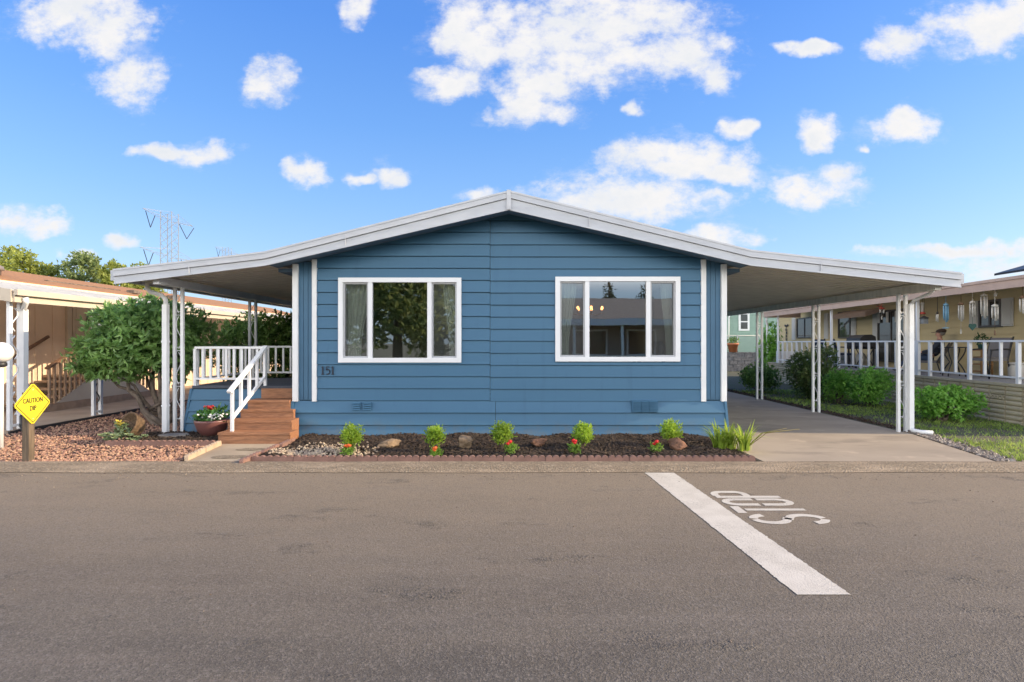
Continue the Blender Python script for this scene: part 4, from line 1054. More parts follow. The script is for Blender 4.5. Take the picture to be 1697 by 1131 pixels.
# dark soil pocket around the left awning post
def hs(x, y): return .01+.03*max(0,min(1,(y-8.5)/.2))
bed('soil_bed', -6.3, -4.62, 8.47, 9.45, hs, mulchsoil, 30, 16)
tag(chips(2400, lambda: (rng.uniform(-6.2,-4.65), rng.uniform(8.5,9.42), .05+rng.uniform(-.006,.012))).build('bark_mulch', mulchm), 'near black mulch around the left awning post and flower pot', 'mulch', kind='stuff')
MBs = MB(); ang = [i/11*6.283 for i in range(11)]
MBs.prism([(-5.60+.24*math.cos(a)*rng.uniform(.8,1.1), 9.02+.17*math.sin(a)*rng.uniform(.8,1.1)) for a in ang], .03, .075, 'z')
tag(MBs.build('flat_stone', M('grey_flagstone',(.28,.25,.22),.85,var=.3,vs=6,bs=30,bstr=.4)), 'flat grey stepping stone on the mulch beside the flower pot', 'stone')

# scalloped edging blocks
def edging(n, w, h=.085, th=.05):
    mb = MB(); poly = [(0,-.03),(w,-.03)]; k = n
    for i in range(k):
        c = w - (i+.5)*w/k; r = w/k/2
        for a in (10,40,70,90,110,140,170): poly.append((c+r*math.cos(R(a)), h-r*.75+r*.75*math.sin(R(a))))
    mb.prism(poly, 0, th); return mb
em = edging(6,.556).build('edging_block', terracotta); e0 = em
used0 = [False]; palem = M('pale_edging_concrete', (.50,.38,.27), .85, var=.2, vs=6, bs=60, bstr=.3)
def place_edge(x, y, rz, label, z=.004, group='scalloped edging blocks', pale=False):
    if not used0[0]: o = e0; used0[0] = True
    else: o = e0.copy(); COL.objects.link(o)
    o.location = (x, y, z); o.rotation_euler.z = rz
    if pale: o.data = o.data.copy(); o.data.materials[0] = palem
    tag(o, label, 'edging block', group); return o
for i in range(12):
    place_edge(-3.48+.5615*i, 7.245+rng.normal(0,.003), rng.normal(0,.004), f'brown scalloped edging block along the kerb, {ORD[i]} from the left in the front row')
for i in range(3):
    place_edge(-3.515-.018*i, 8.70-.56*(i)-.0, R(-90)+R(2), f'scalloped edging block between path and mulch bed, {ORD[i]} counting from the steps')
for i in range(2):
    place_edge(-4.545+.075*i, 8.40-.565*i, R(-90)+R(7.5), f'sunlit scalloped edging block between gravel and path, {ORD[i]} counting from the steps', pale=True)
for i in range(3):
    place_edge(-6.30+.567*i, 8.40, 0, f'scalloped edging block before the dark soil and flower pot, {ORD[i]} from the left', z=.0)

# pale pebbles at the left end of the bed
pebm = M('pale_pebble', (.40,.31,.225), .8, island=.4)
def ppos():
    x = rng.normal(-2.75,.42); y = 7.45 + abs(rng.normal(0,.28))
    if x < -3.4 or y > 8.3 or x > -1.9: return None
    return x, y, hb(x,y)+.012
P3 = scatter(620, ppos); tag(MB().stones(P3, [rng.uniform(.016,.032) for _ in P3], .75).build('pebbles', pebm), 'pale pebbles spread over the left end of the mulch bed', 'pebbles', kind='stuff')

# loose grit washed against the kerb
P8 = [(rng.uniform(-9,9), 6.62-abs(rng.normal(0,.22)), .003) for _ in range(520)] + [(rng.uniform(-7,7), rng.uniform(2.2,6.3), .003) for _ in range(160)]
tag(MB().stones(P8, [rng.uniform(.003,.010) for _ in P8], .7).build('road_grit', M('grit',(.26,.20,.15),.9,island=.5)), 'loose grit scattered on the asphalt along the kerb', 'grit', kind='stuff')
# rocks
rockm = M('tan_rock', (.30,.21,.13), .9, var=.45, vs=7, bs=18, bstr=.9, bd=.03); rockr = M('rusty_rock', (.26,.13,.075), .95, var=.5, vs=9, bs=22, bstr=1, bd=.04)
def rock(x, y, sx, sy, sz, mat, label, seed):
    import bmesh
    bm = bmesh.new(); bmesh.ops.create_icosphere(bm, subdivisions=4, radius=1)
    rs = np.random.default_rng(seed); pl = [(rs.normal(size=3), rs.uniform(.5,.85)) for _ in range(14)]
    for v in bm.verts:
        c = np.array(v.co)
        for nrm, d in pl:
            q = nrm/np.linalg.norm(nrm); t = c@q
            if t > d: c = c - q*(t-d)*.9
        a = c*(3.1,2.7,3.4)+seed
        c = c*(1+.09*math.sin(a[0]*2+a[1])*math.cos(a[2]*2.3)+.04*math.sin(a[1]*6)*math.sin(a[0]*5+a[2]*4))
        v.co = (c[0]*sx, c[1]*sy, c[2]*sz)
    me = bpy.data.meshes.new('rock'); bm.to_mesh(me); bm.free(); me.polygons.foreach_set('use_smooth', [True]*len(me.polygons)); me.materials.append(mat)
    o = bpy.data.objects.new('rock', me); COL.objects.link(o); o.location = (x, y, hb(x,y)+sz*.55); o.rotation_euler = (0,0,seed*1.3)
    tag(o, label, 'rock', 'rocks in the front bed')
def bxy(px, py): Y = 1.56*900/(py-568); return PX(px, Y), Y
for (px,py,sx,sy,sz,m_,lab,sd) in ((645,743,.19,.13,.085,rockm,'long low tan rock between the first and second small green bushes',3),(770,748,.14,.12,.13,rockm,'upright chunky tan rock between the second and third small green bushes',5),
    (893,742,.17,.12,.085,rockr,'low rusty red rock between the third and fourth small green bushes',8),(1122,745,.25,.16,.11,rockr,'wide rusty lava rock in front of the rightmost small green bush',11)):
    X, Y = bxy(px, py); rock(X, Y, sx, sy, sz, m_, lab, sd)

# small clipped bushes with red flowers beside them
bushm = leafmat('lime_boxwood', (.16,.27,.03), (.26,.38,.05), .5)
def small_bush(px, pyb, w, h, label, dense=950):
    X, Y = bxy(px, pyb); z = hb(X, Y)
    t = thing('small_bush', label, 'bush', (X, Y, z), group='small bushes in the front bed')
    m = MB()
    for k in range(7): a = k*.9; m.tube([(X,Y,z-.02),(X+.03*math.cos(a),Y+.03*math.sin(a),z+h*.3),(X+w*.3*math.cos(a),Y+w*.3*math.sin(a),z+h*.65)], [.007,.006,.004], 5)
    m.build('stem', bark, t)
    r = w/2; c = [(X,Y,z+h*.62,r*.9,r*.9,h*.38)]
    for k in range(7): a = rng.uniform(0,6.28); q = rng.uniform(.2,.55); c.append((X+r*q*math.cos(a), Y+r*q*math.sin(a), z+h*rng.uniform(.42,.8), r*.5, r*.5, h*.24))
    leaves(MB(), c, int(dense*1.4), .042, .024, shell=.75, up=.6).build('foliage', bushm, t)
small_bush(584,752,.36,.40,'small lime green bush above pale pebbles, leftmost in the front bed')
small_bush(721,750,.34,.36,'small lime green bush between the two tan rocks')
small_bush(832,748,.38,.40,'small lime green bush in the middle of the bed with red flowers at its right')
small_bush(966,745,.33,.36,'small lime green bush with red flowers at its left foot, right of the middle')
small_bush(1111,740,.37,.38,'small lime green bush behind the wide rusty lava rock')
flm = leafmat('flower_leaf', (.10,.19,.03), (.16,.27,.05), .4); petal = M('red_petal', (.62,.025,.012), .5, island=.3); petalo = M('orange_petal', (.75,.16,.03), .5, island=.3)
def flower(px, py, label, mat=petal, h=.17):
    X, Y = bxy(px, py); z = hb(X, Y); t = thing('flower_plant', label, 'flower', (X, Y, z), group='red flowers in the front bed')
    leaves(MB(), [(X,Y,z+h*.42,.085,.085,h*.42)], 170, .05, .026, shell=.8, up=.5).build('foliage', flm, t)
    for k in range(4):
        a = rng.uniform(0,6.28); q = rng.uniform(.0,.055); fx, fy, fz = X+q*math.cos(a), Y-.05+q*math.sin(a), z+h*rng.uniform(.75,1.05)
        m = MB()
        for p in range(9):
            b = p*.7; m.add([(fx,fy,fz),(fx+.024*math.cos(b-.3),fy+.024*math.sin(b-.3),fz+.015),(fx+.034*math.cos(b),fy+.034*math.sin(b),fz+.012),(fx+.024*math.cos(b+.3),fy+.024*math.sin(b+.3),fz+.015)], [(0,1,2,3)])
        m.ball((fx,fy,fz+.008),(.022,.022,.02),8,6); m.build('bloom', mat, t)
flower(577,756,'orange red flowers at the foot of the leftmost small bush',petalo)
flower(722,757,'orange flowers at the foot of the bush between two tan rocks',petalo,.14)
flower(846,754,'bright red flowers right of the middle small bush')
flower(953,753,'red flowers left of the fourth small bush')
flower(1087,752,'low red flowers left of the wide lava rock',h=.14)

# strap leaved day lily clump at the driveway corner
grassm = leafmat('strap_leaf', (.20,.30,.04), (.33,.42,.08), .45)
X0, Y0 = PX(1208, 7.9), 7.9
t = thing('day_lily', 'clump of long arching strap leaves at the right end of the bed', 'plant', (X0, Y0, .04))
for cl in ((-.12,.05,60),(.20,-.05,55),(.05,.1,45)):
    m = MB()
    for k in range(cl[2]):
        a = rng.uniform(0,6.28); q = rng.random()*.09; L_ = rng.uniform(.28,.52); lean = rng.uniform(.1,.95); bx0 = Vector((X0+cl[0]+q*math.cos(a), Y0+cl[1]+q*math.sin(a), .04))
        d = Vector((math.cos(a), math.sin(a), 0)); sd = Vector((-math.sin(a), math.cos(a), 0)); w = rng.uniform(.009,.016); v = []
        for j in range(6):
            u = j/5; p = bx0 + d*L_*lean*u*u*.9 + d*.02*u + Vector((0,0,L_*(u-.55*lean*u*u*u))); ww = w*(1-u**2.5)+.0008
            v += [p-sd*ww, p+sd*ww]
        m.add(v, [(2*j,2*j+1,2*j+3,2*j+2) for j in range(5)], True)
    m.build('leaf_clump', grassm, t)
m = MB()
for a, l in ((.1,.75),(.35,.6),(-.15,.62)):
    m.tube([(X0+.2,Y0-.05,.05),(X0+.2+l*.4*math.cos(a),Y0-.1,.30),(X0+.2+l*math.cos(a),Y0-.15,.36+.05*a)], [.006,.005,.003], 5)
m.build('stalk', M('dry_stalk',(.20,.17,.06),.8), t)

# flower pot by the steps
px_, py_ = -5.02, 9.08
FP = thing('flower_pot', 'wide brown glazed bowl of white and red flowers beside the wooden steps', 'flower pot', (px_, py_, .05))
potm = M('brown_glazed_pot', (.17,.072,.066), .35, var=.15)
MB().lathe([(.13,0),(.15,.01),(.215,.09),(.25,.19),(.262,.24),(.258,.265),(.235,.265),(.225,.22),(.001,.215)], 36, (px_,py_,.05)).build('bowl', potm, FP)
MB().lathe([(.22,.222),(.001,.235)], 24, (px_,py_,.05)).build('soil', soil, FP)
leaves(MB(), [(px_,py_,.36,.24,.2,.11),(px_+.14,py_,.42,.12,.1,.12),(px_-.2,py_,.33,.12,.1,.08),(px_,py_,.44,.1,.1,.08)], 420, .075, .045, shell=.9, up=.4).build('foliage', leafmat('pot_leaf',(.05,.14,.03),(.08,.2,.05),.3), FP)
wp = M('white_petal', (.78,.78,.76), .6)
for k in range(46):
    a = rng.uniform(3.0,6.4); q = rng.uniform(.08,.25); MB().ball((px_+q*math.cos(a)+.02, py_+q*.9*math.sin(a), .33+rng.uniform(0,.10)), (.021,.021,.014), 6, 4).build('white_bloom', wp, FP)
m = MB()
for k in range(26): d = rng.normal(size=3)*.028; m.ball((px_-.02+d[0]*1.6, py_-.03+d[1], .515+d[2]*.6), .02, 6, 4)
m.build('red_bloom', M('dark_red_petal',(.33,.01,.012),.5), FP)

# tipped wicker basket with succulents
bxp, byp = -6.12, 8.72
BK = thing('basket_planter', 'tipped wicker basket with rosette succulents spilling onto the gravel edge', 'planter', (bxp, byp, .02))
wick = M('wicker', (.16,.10,.055), .85, var=.5, vs=30, bs=60, bstr=.8)
mb = MB(); mb.lathe([(.10,0),(.16,.06),(.19,.20),(.205,.22),(.205,.25),(.18,.23),(.15,.14),(.001,.12)], 24); mb.xf(Matrix.Translation((bxp+.08,byp+.12,.20)) @ Euler((R(66),0,R(-22))).to_matrix().to_4x4())
mb.build('basket', wick, BK)
m = MB(); m.tube([(bxp-.16+.0,byp-.08,.05)]+[(bxp-.02+.17*math.cos(R(a)),byp-.1,.13+.22*math.sin(R(a))) for a in range(170,-10,-20)], .016, 6); m.build('handle', wick, BK)
sm_ = leafmat('succulent', (.14,.19,.09), (.20,.24,.13), .15); ym = leafmat('yellow_succulent', (.45,.36,.05), (.5,.42,.1), .2)
for k in range(34):
    if k < 12: a = rng.uniform(0,6.28); q = .13*math.sqrt(rng.random()); x, y, z = bxp-.02+q*math.cos(a), byp-.10-rng.uniform(0,.05), .24+q*math.sin(a)
    else: a = rng.uniform(0,6.28); q = rng.uniform(.05,.26); x, y = bxp+.0+q*1.5*math.cos(a), byp-.20+q*.35*math.sin(a); z = .06+.09*rng.random()
    m = MB(); r = rng.uniform(.06,.095)
    for p in range(12):
        b = p*2.4; rr = r*(1-.05*p); el = .25+.1*p
        d3 = Vector((math.cos(b)*math.cos(el), math.sin(b)*math.cos(el), math.sin(el)))
        if k < 12: d3 = Vector((d3.x, -d3.z, d3.y))
        c0 = Vector((x,y,z)); tip = c0 + d3*rr; sd = d3.cross(Vector((.1,-.5,1))).normalized()*rr*.32; md = (c0+tip)/2
        m.add([c0, md+sd, tip, md-sd], [(0,1,2,3)])
    m.build('rosette', ym if (k % 7 == 3 and x < bxp+.02) else sm_, BK)

# ------------------------------------------------------------------ left shrubs
rhodm = leafmat('rhododendron_leaf', (.13,.24,.07), (.23,.36,.11), .3, rough=.35, spec=.5)
def branchy(mb, base, tips, r0, wob=.06):
    for tp in tips:
        b, e = Vector(base), Vector(tp); pts = []; n = 7
        for i in range(n+1):
            u = i/n; p = b.lerp(e, u); p.z = b.z + (e.z-b.z)*(u**1.25)
            if 0 < i < n: p += Vector(rng.normal(0, wob, 3))
            pts.append(p)
        mb.tube(pts, [r0*(1-.75*i/n) for i in range(n+1)], 7)
rx, ry = -6.95, 10.9
RD = thing('rhododendron', 'large rounded rhododendron with twisted bare trunks beside the left awning post', 'shrub', (rx, ry, 0))
m = MB(); tips = [(rx-1.35,ry-.1,1.25),(rx-.9,ry-.4,1.5),(rx-.5,ry+.2,1.7),(rx+.0,ry-.2,1.6),(rx+.3,ry+.3,1.5),(rx-.2,ry+.6,1.8),(rx+.55,ry-.1,1.4),(rx-1.0,ry+.5,1.6),(rx-.6,ry-.5,1.2)]
branchy(m, (rx+.18,ry-.25,-.05), tips[:5], .06, .07); branchy(m, (rx-.05,ry+.1,-.05), tips[3:], .05, .07)
m.build('trunk', bark, RD)
cl = [(rx-.5,ry,1.75,.95,.8,.62),(rx-1.05,ry-.15,1.42,.62,.6,.36),(rx+.15,ry+.05,1.75,.65,.75,.55),(rx-.5,ry-.35,1.62,.8,.55,.55),(rx-.15,ry-.1,2.1,.62,.6,.36),(rx-.85,ry,2.0,.5,.6,.36),(rx-1.28,ry-.1,1.22,.33,.4,.22),(rx+.28,ry,1.5,.40,.6,.48),(rx-.75,ry-.4,1.3,.6,.4,.28),(rx+.38,ry+.1,1.9,.3,.4,.22),(rx-1.15,ry-.25,1.12,.42,.4,.22),(rx-.55,ry-.35,1.15,.45,.4,.24),(rx+.25,ry-.1,1.2,.35,.45,.3)]
leaves(MB(), cl, 2000, .15, .056, shell=.5, up=.1, whorl=7, fold=.2).build('crown', rhodm, RD)
hedm = leafmat('hedge_leaf', (.032,.080,.022), (.075,.15,.04), .25); hedl = leafmat('pale_hedge_leaf', (.085,.16,.035), (.14,.22,.06), .3)
def shrub(name, label, clumps, n, L, W, mat, base, tips=5, whorl=3, cat='shrub', extra=None, group=None):
    t = thing(name, label, cat, base, group=group)
    m = MB(); branchy(m, (base[0],base[1],base[2]-.05), [(c[0]+rng.normal(0,.1),c[1],c[2]) for c in (clumps*3)[:tips]], .03, .04); m.build('stem', bark, t)
    leaves(MB(), clumps, n, L, W, shell=.55, up=.35, whorl=whorl).build('foliage', mat, t)
    return t
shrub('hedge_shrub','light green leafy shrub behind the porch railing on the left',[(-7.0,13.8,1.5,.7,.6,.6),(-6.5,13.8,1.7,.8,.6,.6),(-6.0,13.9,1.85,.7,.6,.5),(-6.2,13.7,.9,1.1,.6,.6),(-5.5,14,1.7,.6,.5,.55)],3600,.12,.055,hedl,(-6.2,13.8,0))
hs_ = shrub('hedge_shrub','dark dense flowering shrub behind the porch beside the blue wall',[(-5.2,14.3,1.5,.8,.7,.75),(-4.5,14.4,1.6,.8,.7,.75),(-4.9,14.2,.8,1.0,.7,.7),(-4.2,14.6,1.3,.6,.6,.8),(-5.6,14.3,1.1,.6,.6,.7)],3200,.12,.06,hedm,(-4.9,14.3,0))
m = MB()
for k in range(14): m.ball((rng.uniform(-5.5,-4.3), 13.65+rng.uniform(-.05,.1), rng.uniform(1.9,2.3)), .035, 6, 4)
m.build('blossom', petalo, hs_)

# ------------------------------------------------------------------ right yard
lawnm = leafmat('grass_blade', (.15,.24,.045), (.24,.30,.08), .4)
tag(sheet('lawn', 3.9, 26, 24.2, 60, -.02, M('lawn_ground',(.13,.25,.035),.95,var=.3,vs=3,bs=60,bstr=.6)), kind='structure')
barkbed = M('yard_bark_ground', (.11,.09,.07), .95, var=.5, vs=4, bs=35, bstr=1, bd=.02, col2=(.08,.10,.04))
mb = MB(); mb.prism([(6.50,7.24),(40,7.24),(40,30),(7.0,30),(7.0,9.4)], -.04, -.005, 'z'); tag(mb.build('yard_soil', barkbed), kind='structure')
def gp():
    y = 7.35+11*rng.random()**1.6; xe = 6.55+(.5*min(1,(y-7.25)/2.2)) if y < 9.45 else 7.05
    x = rng.uniform(xe+.25, 9.14+.07*y-.05)
    if y > 8.9 and y < 9.2: pass
    n = math.sin(x*2.3+y*1.1)+math.sin(x*1.1-y*2.7+2)+math.sin(x*4.1+y*3.3)*.6
    if n < -.2 and rng.random() < .8: return None
    return x, y
P4 = scatter(12000, gp); m = MB()
for x, y in [(p[0], p[1]) for p in P4]:
    a = rng.uniform(0,6.28); h_ = rng.uniform(.02,.06); w = .004+.0012*(y-7); l = rng.normal(0,.025,2)
    m.add([(x-w*math.cos(a),y-w*math.sin(a),-.005),(x+w*math.cos(a),y+w*math.sin(a),-.005),(x+l[0],y+l[1],h_)], [(0,1,2)])
P5 = [(rng.uniform(9.5,16), rng.uniform(7.3,9.2)) for _ in range(3500)]
for x, y in P5:
    a = rng.uniform(0,6.28); h_ = rng.uniform(.02,.055); l = rng.normal(0,.025,2); m.add([(x-.005*math.cos(a),y-.005*math.sin(a),-.005),(x+.005*math.cos(a),y+.005*math.sin(a),-.005),(x+l[0],y+l[1],h_)], [(0,1,2)])
tag(m.build('grass', lawnm), 'patchy short grass between the driveway and the block wall', 'grass', kind='stuff')
riverm = M('river_pebble', (.24,.20,.17), .75, island=.5)
def rp():
    y = 7.28+2.4*rng.random()**1.2; xe = 6.46+.5*min(1,(y-7.25)/2.2); return xe+.04+abs(rng.normal(0,.14)), y, .01
P6 = scatter(650, rp); tag(MB().stones(P6, [rng.uniform(.018,.045) for _ in P6]).build('river_pebbles', riverm), 'grey river pebbles along the right edge of the driveway', 'pebbles', kind='stuff')
P7 = scatter(2500, lambda: (7.1+abs(rng.normal(0,.16)), 9.4+12*rng.random(), .0)); 
tag(chips(2500, lambda: (7.1+abs(rng.normal(0,.16)), 9.4+12*rng.random(), .005), (.015,.045)).build('bark_mulch', mulchm), 'dark bark chips along the driveway edge under the right posts', 'mulch', kind='stuff')
bgm = leafmat('bright_shrub_leaf', (.13,.30,.05), (.22,.40,.08), .4); lau = leafmat('laurel_leaf', (.075,.13,.035), (.15,.17,.06), .25, rough=.35); mid = leafmat('mid_green_leaf', (.09,.18,.045), (.15,.25,.065), .35)
def at(px, py): Y = 1440/(py-568); return PX(px,Y), Y
G_ = 'shrubs along the right driveway'
x, y = at(1563, 698); shrub('yard_shrub','low spreading bright green shrub right of the front carport post',[(x,y,.34,.62,.5,.26),(x-.3,y,.42,.35,.4,.26),(x+.28,y-.05,.38,.4,.4,.27),(x+.02,y,.56,.36,.35,.17)],1100,.085,.05,bgm,(x,y,0),7,group=G_)
x, y = at(1437, 672); shrub('yard_shrub','bright green shrub between the front and middle carport posts',[(x,y,.5,.55,.5,.42),(x+.2,y,.68,.35,.4,.26),(x-.15,y-.2,.4,.4,.4,.32)],1100,.085,.045,bgm,(x,y,0),7,group=G_)
x, y = at(1388, 668); shrub('yard_shrub','small bright green shrub against the dark laurel',[(x,y,.45,.36,.4,.4),(x+.05,y-.1,.6,.25,.3,.28)],650,.085,.04,bgm,(x,y,0),5,group=G_)
x, y = at(1345, 660); shrub('yard_shrub','tall dark laurel shrub behind the middle carport post',[(x,y,.7,.68,.6,.62),(x-.3,y,.95,.38,.4,.35),(x+.35,y,1.15,.36,.4,.38),(x,y-.2,.45,.6,.5,.4)],1500,.12,.045,lau,(x,y,0),7,group=G_)
x, y = at(1258, 650); shrub('yard_shrub','round mid green shrub at the foot of the far carport post',[(x,y,.45,.55,.5,.42),(x-.25,y,.5,.35,.4,.3),(x+.3,y,.42,.35,.4,.36)],1000,.10,.05,mid,(x,y,0),5,group=G_)
x, y = PX(1277, 23), 23.; shrub('tall_shrub','tall narrow leafy shrub at the far corner of the tan bungalow',[(x,y,.9,.42,.4,.9),(x+.05,y,1.8,.36,.4,.6),(x-.1,y,1.2,.4,.4,.7)],900,.13,.06,bgm,(x,y,0),5)
# back of the lot: block wall with chain link fence, teal house, flower pot
greyb = M('grey_split_block', (.21,.21,.22), .9, var=.45, vs=9, bs=25, bstr=.9, bd=.03, col2=(.12,.12,.125))
RW = MB(); rw_x0, rw_x1, rwy = 2.2, 16.5, 30.0
for j in range(5):
    x = rw_x0 - .2*(j % 2)
    while x < rw_x1: RW.bx(x+.006, x+.40, rwy-rng.uniform(.0,.02), rwy+.25, .0+.2*j+.004, .2+.2*j-.004); x += .41
RW.bx(rw_x0-.2,rw_x1,rwy-.03,rwy+.3,1.0,1.07)
rw = RW.build('retaining_wall', greyb); tag(rw, 'grey split block retaining wall behind the carport lawn', 'wall')
link = M('galvanised_wire', (.32,.33,.34), .5, metal=.3)
cf = thing('chain_link_fence', 'grey chain link fence on the block wall before the teal house', 'fence', (13.4, 30.15, 1.07))
for xx in (2.2,4.2,6.3,8.4,10.4,12.5,14.6,16.5): MB().tube([(xx,30.12,1.07),(xx,30.12,2.0)], .03, 8).build('post', link, cf)
m = MB(); m.tube([(2.1,30.12,1.98),(16.5,30.12,1.98)], .022, 6); m.build('rail', link, cf)
m = MB()
for k in range(136):
    xx = 2.1+.1*k
    m.bar((xx,30.12,1.08),(xx+.85,30.12,1.97),.006,.006); m.bar((xx+.85,30.125,1.08),(xx,30.125,1.97),.006,.006)
m.build('mesh', link, cf)
fp2 = thing('flower_pot', 'terracotta pot of orange flowers on the grey block wall', 'flower pot', (PX(1215,30.05),30.1,1.07))
c_ = (PX(1215,30.05),30.1,1.07)
MB().lathe([(.20,0),(.28,.40),(.32,.40),(.32,.50),(.001,.50)], 20, c_).build('pot', M('terracotta_pot',(.42,.15,.07),.8), fp2)
leaves(MB(), [(c_[0],c_[1],c_[2]+.62,.32,.3,.18)], 160, .13, .07, shell=.9).build('foliage', mid, fp2)
teal = M('teal_siding', (.25,.36,.31), .7, var=.08)
TH = thing('neighbour_home', 'pale teal house with a small white window behind the carport', 'house', (18, 36, 0))
m = MB(); m.bx(12.9,24,36,50,0,4.1)
m.build('wall', teal, TH)
m = MB()
for k in range(20): m.bx(12.9,24,35.985,35.998,.2*k,.2*k+.17)
m.build('lap_siding', teal, TH)
MB().prism([(12.3,4.0),(18.4,6.0),(24.6,4.0),(24.6,3.85),(18.4,5.85),(12.3,3.85)][::-1],35.4,50.5).build('roof', M('grey_shingle',(.2,.19,.18),.9,var=.3), TH)
wx, wz = PX(1232.5,36), PZ(533,36)
m = MB(); m.bx(wx-.36,wx+.36,35.93,35.98,wz-.62,wz+.62); w = m.build('window', white, TH)
for s in (0,1): MB().bx(wx-.22,wx+.22,35.91,35.928,wz-.5+.52*s,wz-.06+.52*s).build('pane', winglass, w)
m = MB(); m.tube([(PX(1216,35.8),35.8,3.9),(PX(1208,35.8),35.8,3.3),(PX(1207,35.8),35.8,1.1)], .05, 6); m.build('downspout', white, TH)

# ------------------------------------------------------------------ distant trees and pylons
treel = leafmat('yellow_green_tree_leaf', (.20,.24,.05), (.30,.32,.09), .5); treed = leafmat('grey_green_tree_leaf', (.15,.20,.075), (.22,.26,.10), .45)
def tree(px, pyt, Y, w, label, mat, n=3000, L=.34, name='tree', cat='tree', grp='trees behind the left home', base=-.05, h0=None, sq=1.0):
    X = PX(px, Y); top = PZ(pyt, Y); t = thing(name, label, cat, (X, Y, 0), group=grp)
    cl = []; hh = top*.72
    for k in range(15):
        u = (k+.5)/15; z = top*(.33+.60*u); q = w/2*math.sqrt(max(.05,1-((u-.4)/.65)**2)); a = k*2.4
        r = w*.21*rng.uniform(.75,1.2)
        cl.append((X+q*.72*math.cos(a), Y+q*.72*math.sin(a), min(z, top-r*.7), r, r, r*.8*sq))
    m = MB(); m.tube([(X,Y,-.1),(X+.1,Y,top*.35),(X-.1,Y,top*.7)], [w*.045,w*.035,w*.015], 8)
    for c in cl: m.tube([(X,Y,top*.3),((X+c[0])/2,(Y+c[1])/2,(top*.3+c[2])/2),(c[0],c[1],c[2])], [w*.02,w*.013,w*.006], 5)
    m.build('trunk', bark, t); leaves(MB(), cl, n, L, L*.6, shell=.7, up=.1, whorl=2, fold=.2).build('crown', mat, t)
tree(22,405,46,4.6,'yellow green tree farthest left above the brown roof',treel)
tree(78,432,48,3.2,'low yellow green tree in the gap left of the taller grey green tree',treel,1600)
tree(135,412,47,3.6,'airy grey green tree in the middle of the group above the roof',treed,2400)
tree(188,424,46,2.6,'yellow green tree just left of the pylon',treel,1800)
tree(232,430,52,3.4,'yellow green tree directly below the pylon arms',treel,2200)
x, y = PX(1283, 44), 44
tree(1288,500,44,2.4,'orange tinged tree glimpsed behind the far carport post',leafmat('golden_leaf',(.28,.19,.04),(.36,.26,.07),.4),900,grp=None)
tree(985,470,52,5.0,'broad leafy tree standing beyond the blue home, left of the teal house',treed,1800,L=.45,grp=None)
tree(1090,480,50,4.0,'smaller leafy tree standing beyond the carport beside the teal house',treel,1500,L=.45,grp=None)
steel = M('galvanised_lattice', (.30,.32,.35), .5); insul = M('dark_insulator', (.035,.03,.03), .4)
def pylon(label, X, Y, top):
    t = thing('transmission_tower', label, 'pylon', (X, Y, 0)); s = 1.15; m = MB(); B = .11
    cs = [(-s,-s),(s,-s),(s,s),(-s,s)]
    for cx, cy in cs: m.bar((X+cx,Y+cy,0),(X+cx,Y+cy,top),.11,.11,up=(0,1,0))
    z = 0; st_ = 1.7
    while z < top-.5:
        z2 = min(z+st_, top)
        for k in range(4):
            a, b = cs[k], cs[(k+1) % 4]
            m.bar((X+a[0],Y+a[1],z),(X+b[0],Y+b[1],z2),.04,.04); m.bar((X+b[0],Y+b[1],z),(X+a[0],Y+a[1],z2),.04,.04)
        z = z2
    m.build('mast', steel, t)
    for k, za in enumerate((top-1.6, top-9.2)):
        for s_ in (-1, 1):
            a = MB(); L_ = 8.3+.8*k; yt = Y+s_*L_
            for sx in (-.9,.9): a.bar((X+sx,Y+s_*1.15,za),(X,yt,za+.5),.05,.05); a.bar((X+sx,Y+s_*1.15,za+1.5),(X,yt,za+.5),.045,.045)
            for u in np.linspace(.1,.9,6): a.bar((X-.9*(1-u),Y+s_*(1.15+(L_-1.15)*u),za+.5*u),(X+.9*(1-u),Y+s_*(1.15+(L_-1.15)*u),za+.5*u),.04,.04)
            a.build('arm', steel, t)
            i_ = MB(); yc = Y+s_*L_*.72; 
            for e in (-1,1): i_.bar((X+e*.4,yc+e*s_*2.0,za+.1),(X,yc,za-2.7),.10,.10)
            i_.build('insulator_string', insul, t)
pylon('tall lattice transmission tower with V shaped insulators above the left trees', PX(281,113), 113, 28.6)
pylon('small distant lattice tower just above the left awning roof', PX(376,205), 205, PZ(411,205))

# ------------------------------------------------------------------ across the street (seen in the window reflections)
AC = thing('neighbour_home', 'grey home across the street mirrored in the right front window', 'house', (6, -8, 0))
gw = M('grey_brown_siding', (.26,.24,.22), .8); m = MB(); m.bx(.6,14.5,-14,-10.6,0,2.7); m.build('wall', gw, AC)
MB().prism([(-7.6,2.75),(-13,4.15),(-18,2.8),(-18,2.6),(-13,3.95),(-7.6,2.6)], .0, 15.2, 'x').build('roof', M('grey_brown_shingle',(.27,.25,.22),.9,var=.4,vs=8), AC)
MB().bx(0,15.2,-7.59,-7.5,2.42,2.74).build('fascia', white, AC)
for xx in (.4,3.0,5.3,8.4,11.5,14.6): MB().bx(xx-.06,xx+.06,-7.75,-7.63,0,2.6).build('post', white, AC)
for x0, x1 in ((1.3,2.6),(3.3,5.0),(6.2,7.6),(9,11)):
    w = MB().bx(x0-.1,x1+.1,-10.598,-10.54,.9,2.3).build('window', white, AC); MB().bx(x0,x1,-10.535,-10.52,1.0,2.2).build('pane', winglass, w)
m = MB(); m.bx(.4,14.6,-7.75,-7.7,.95,1.0); m.bx(.4,14.6,-10.6,-7.78,-.04,.3)
for k in range(95): m.bx(.45+.15*k,.50+.15*k,-7.75,-7.71,.2,.95)
m.build('porch_railing', white, AC)
m = MB(); X, Y = 0,0
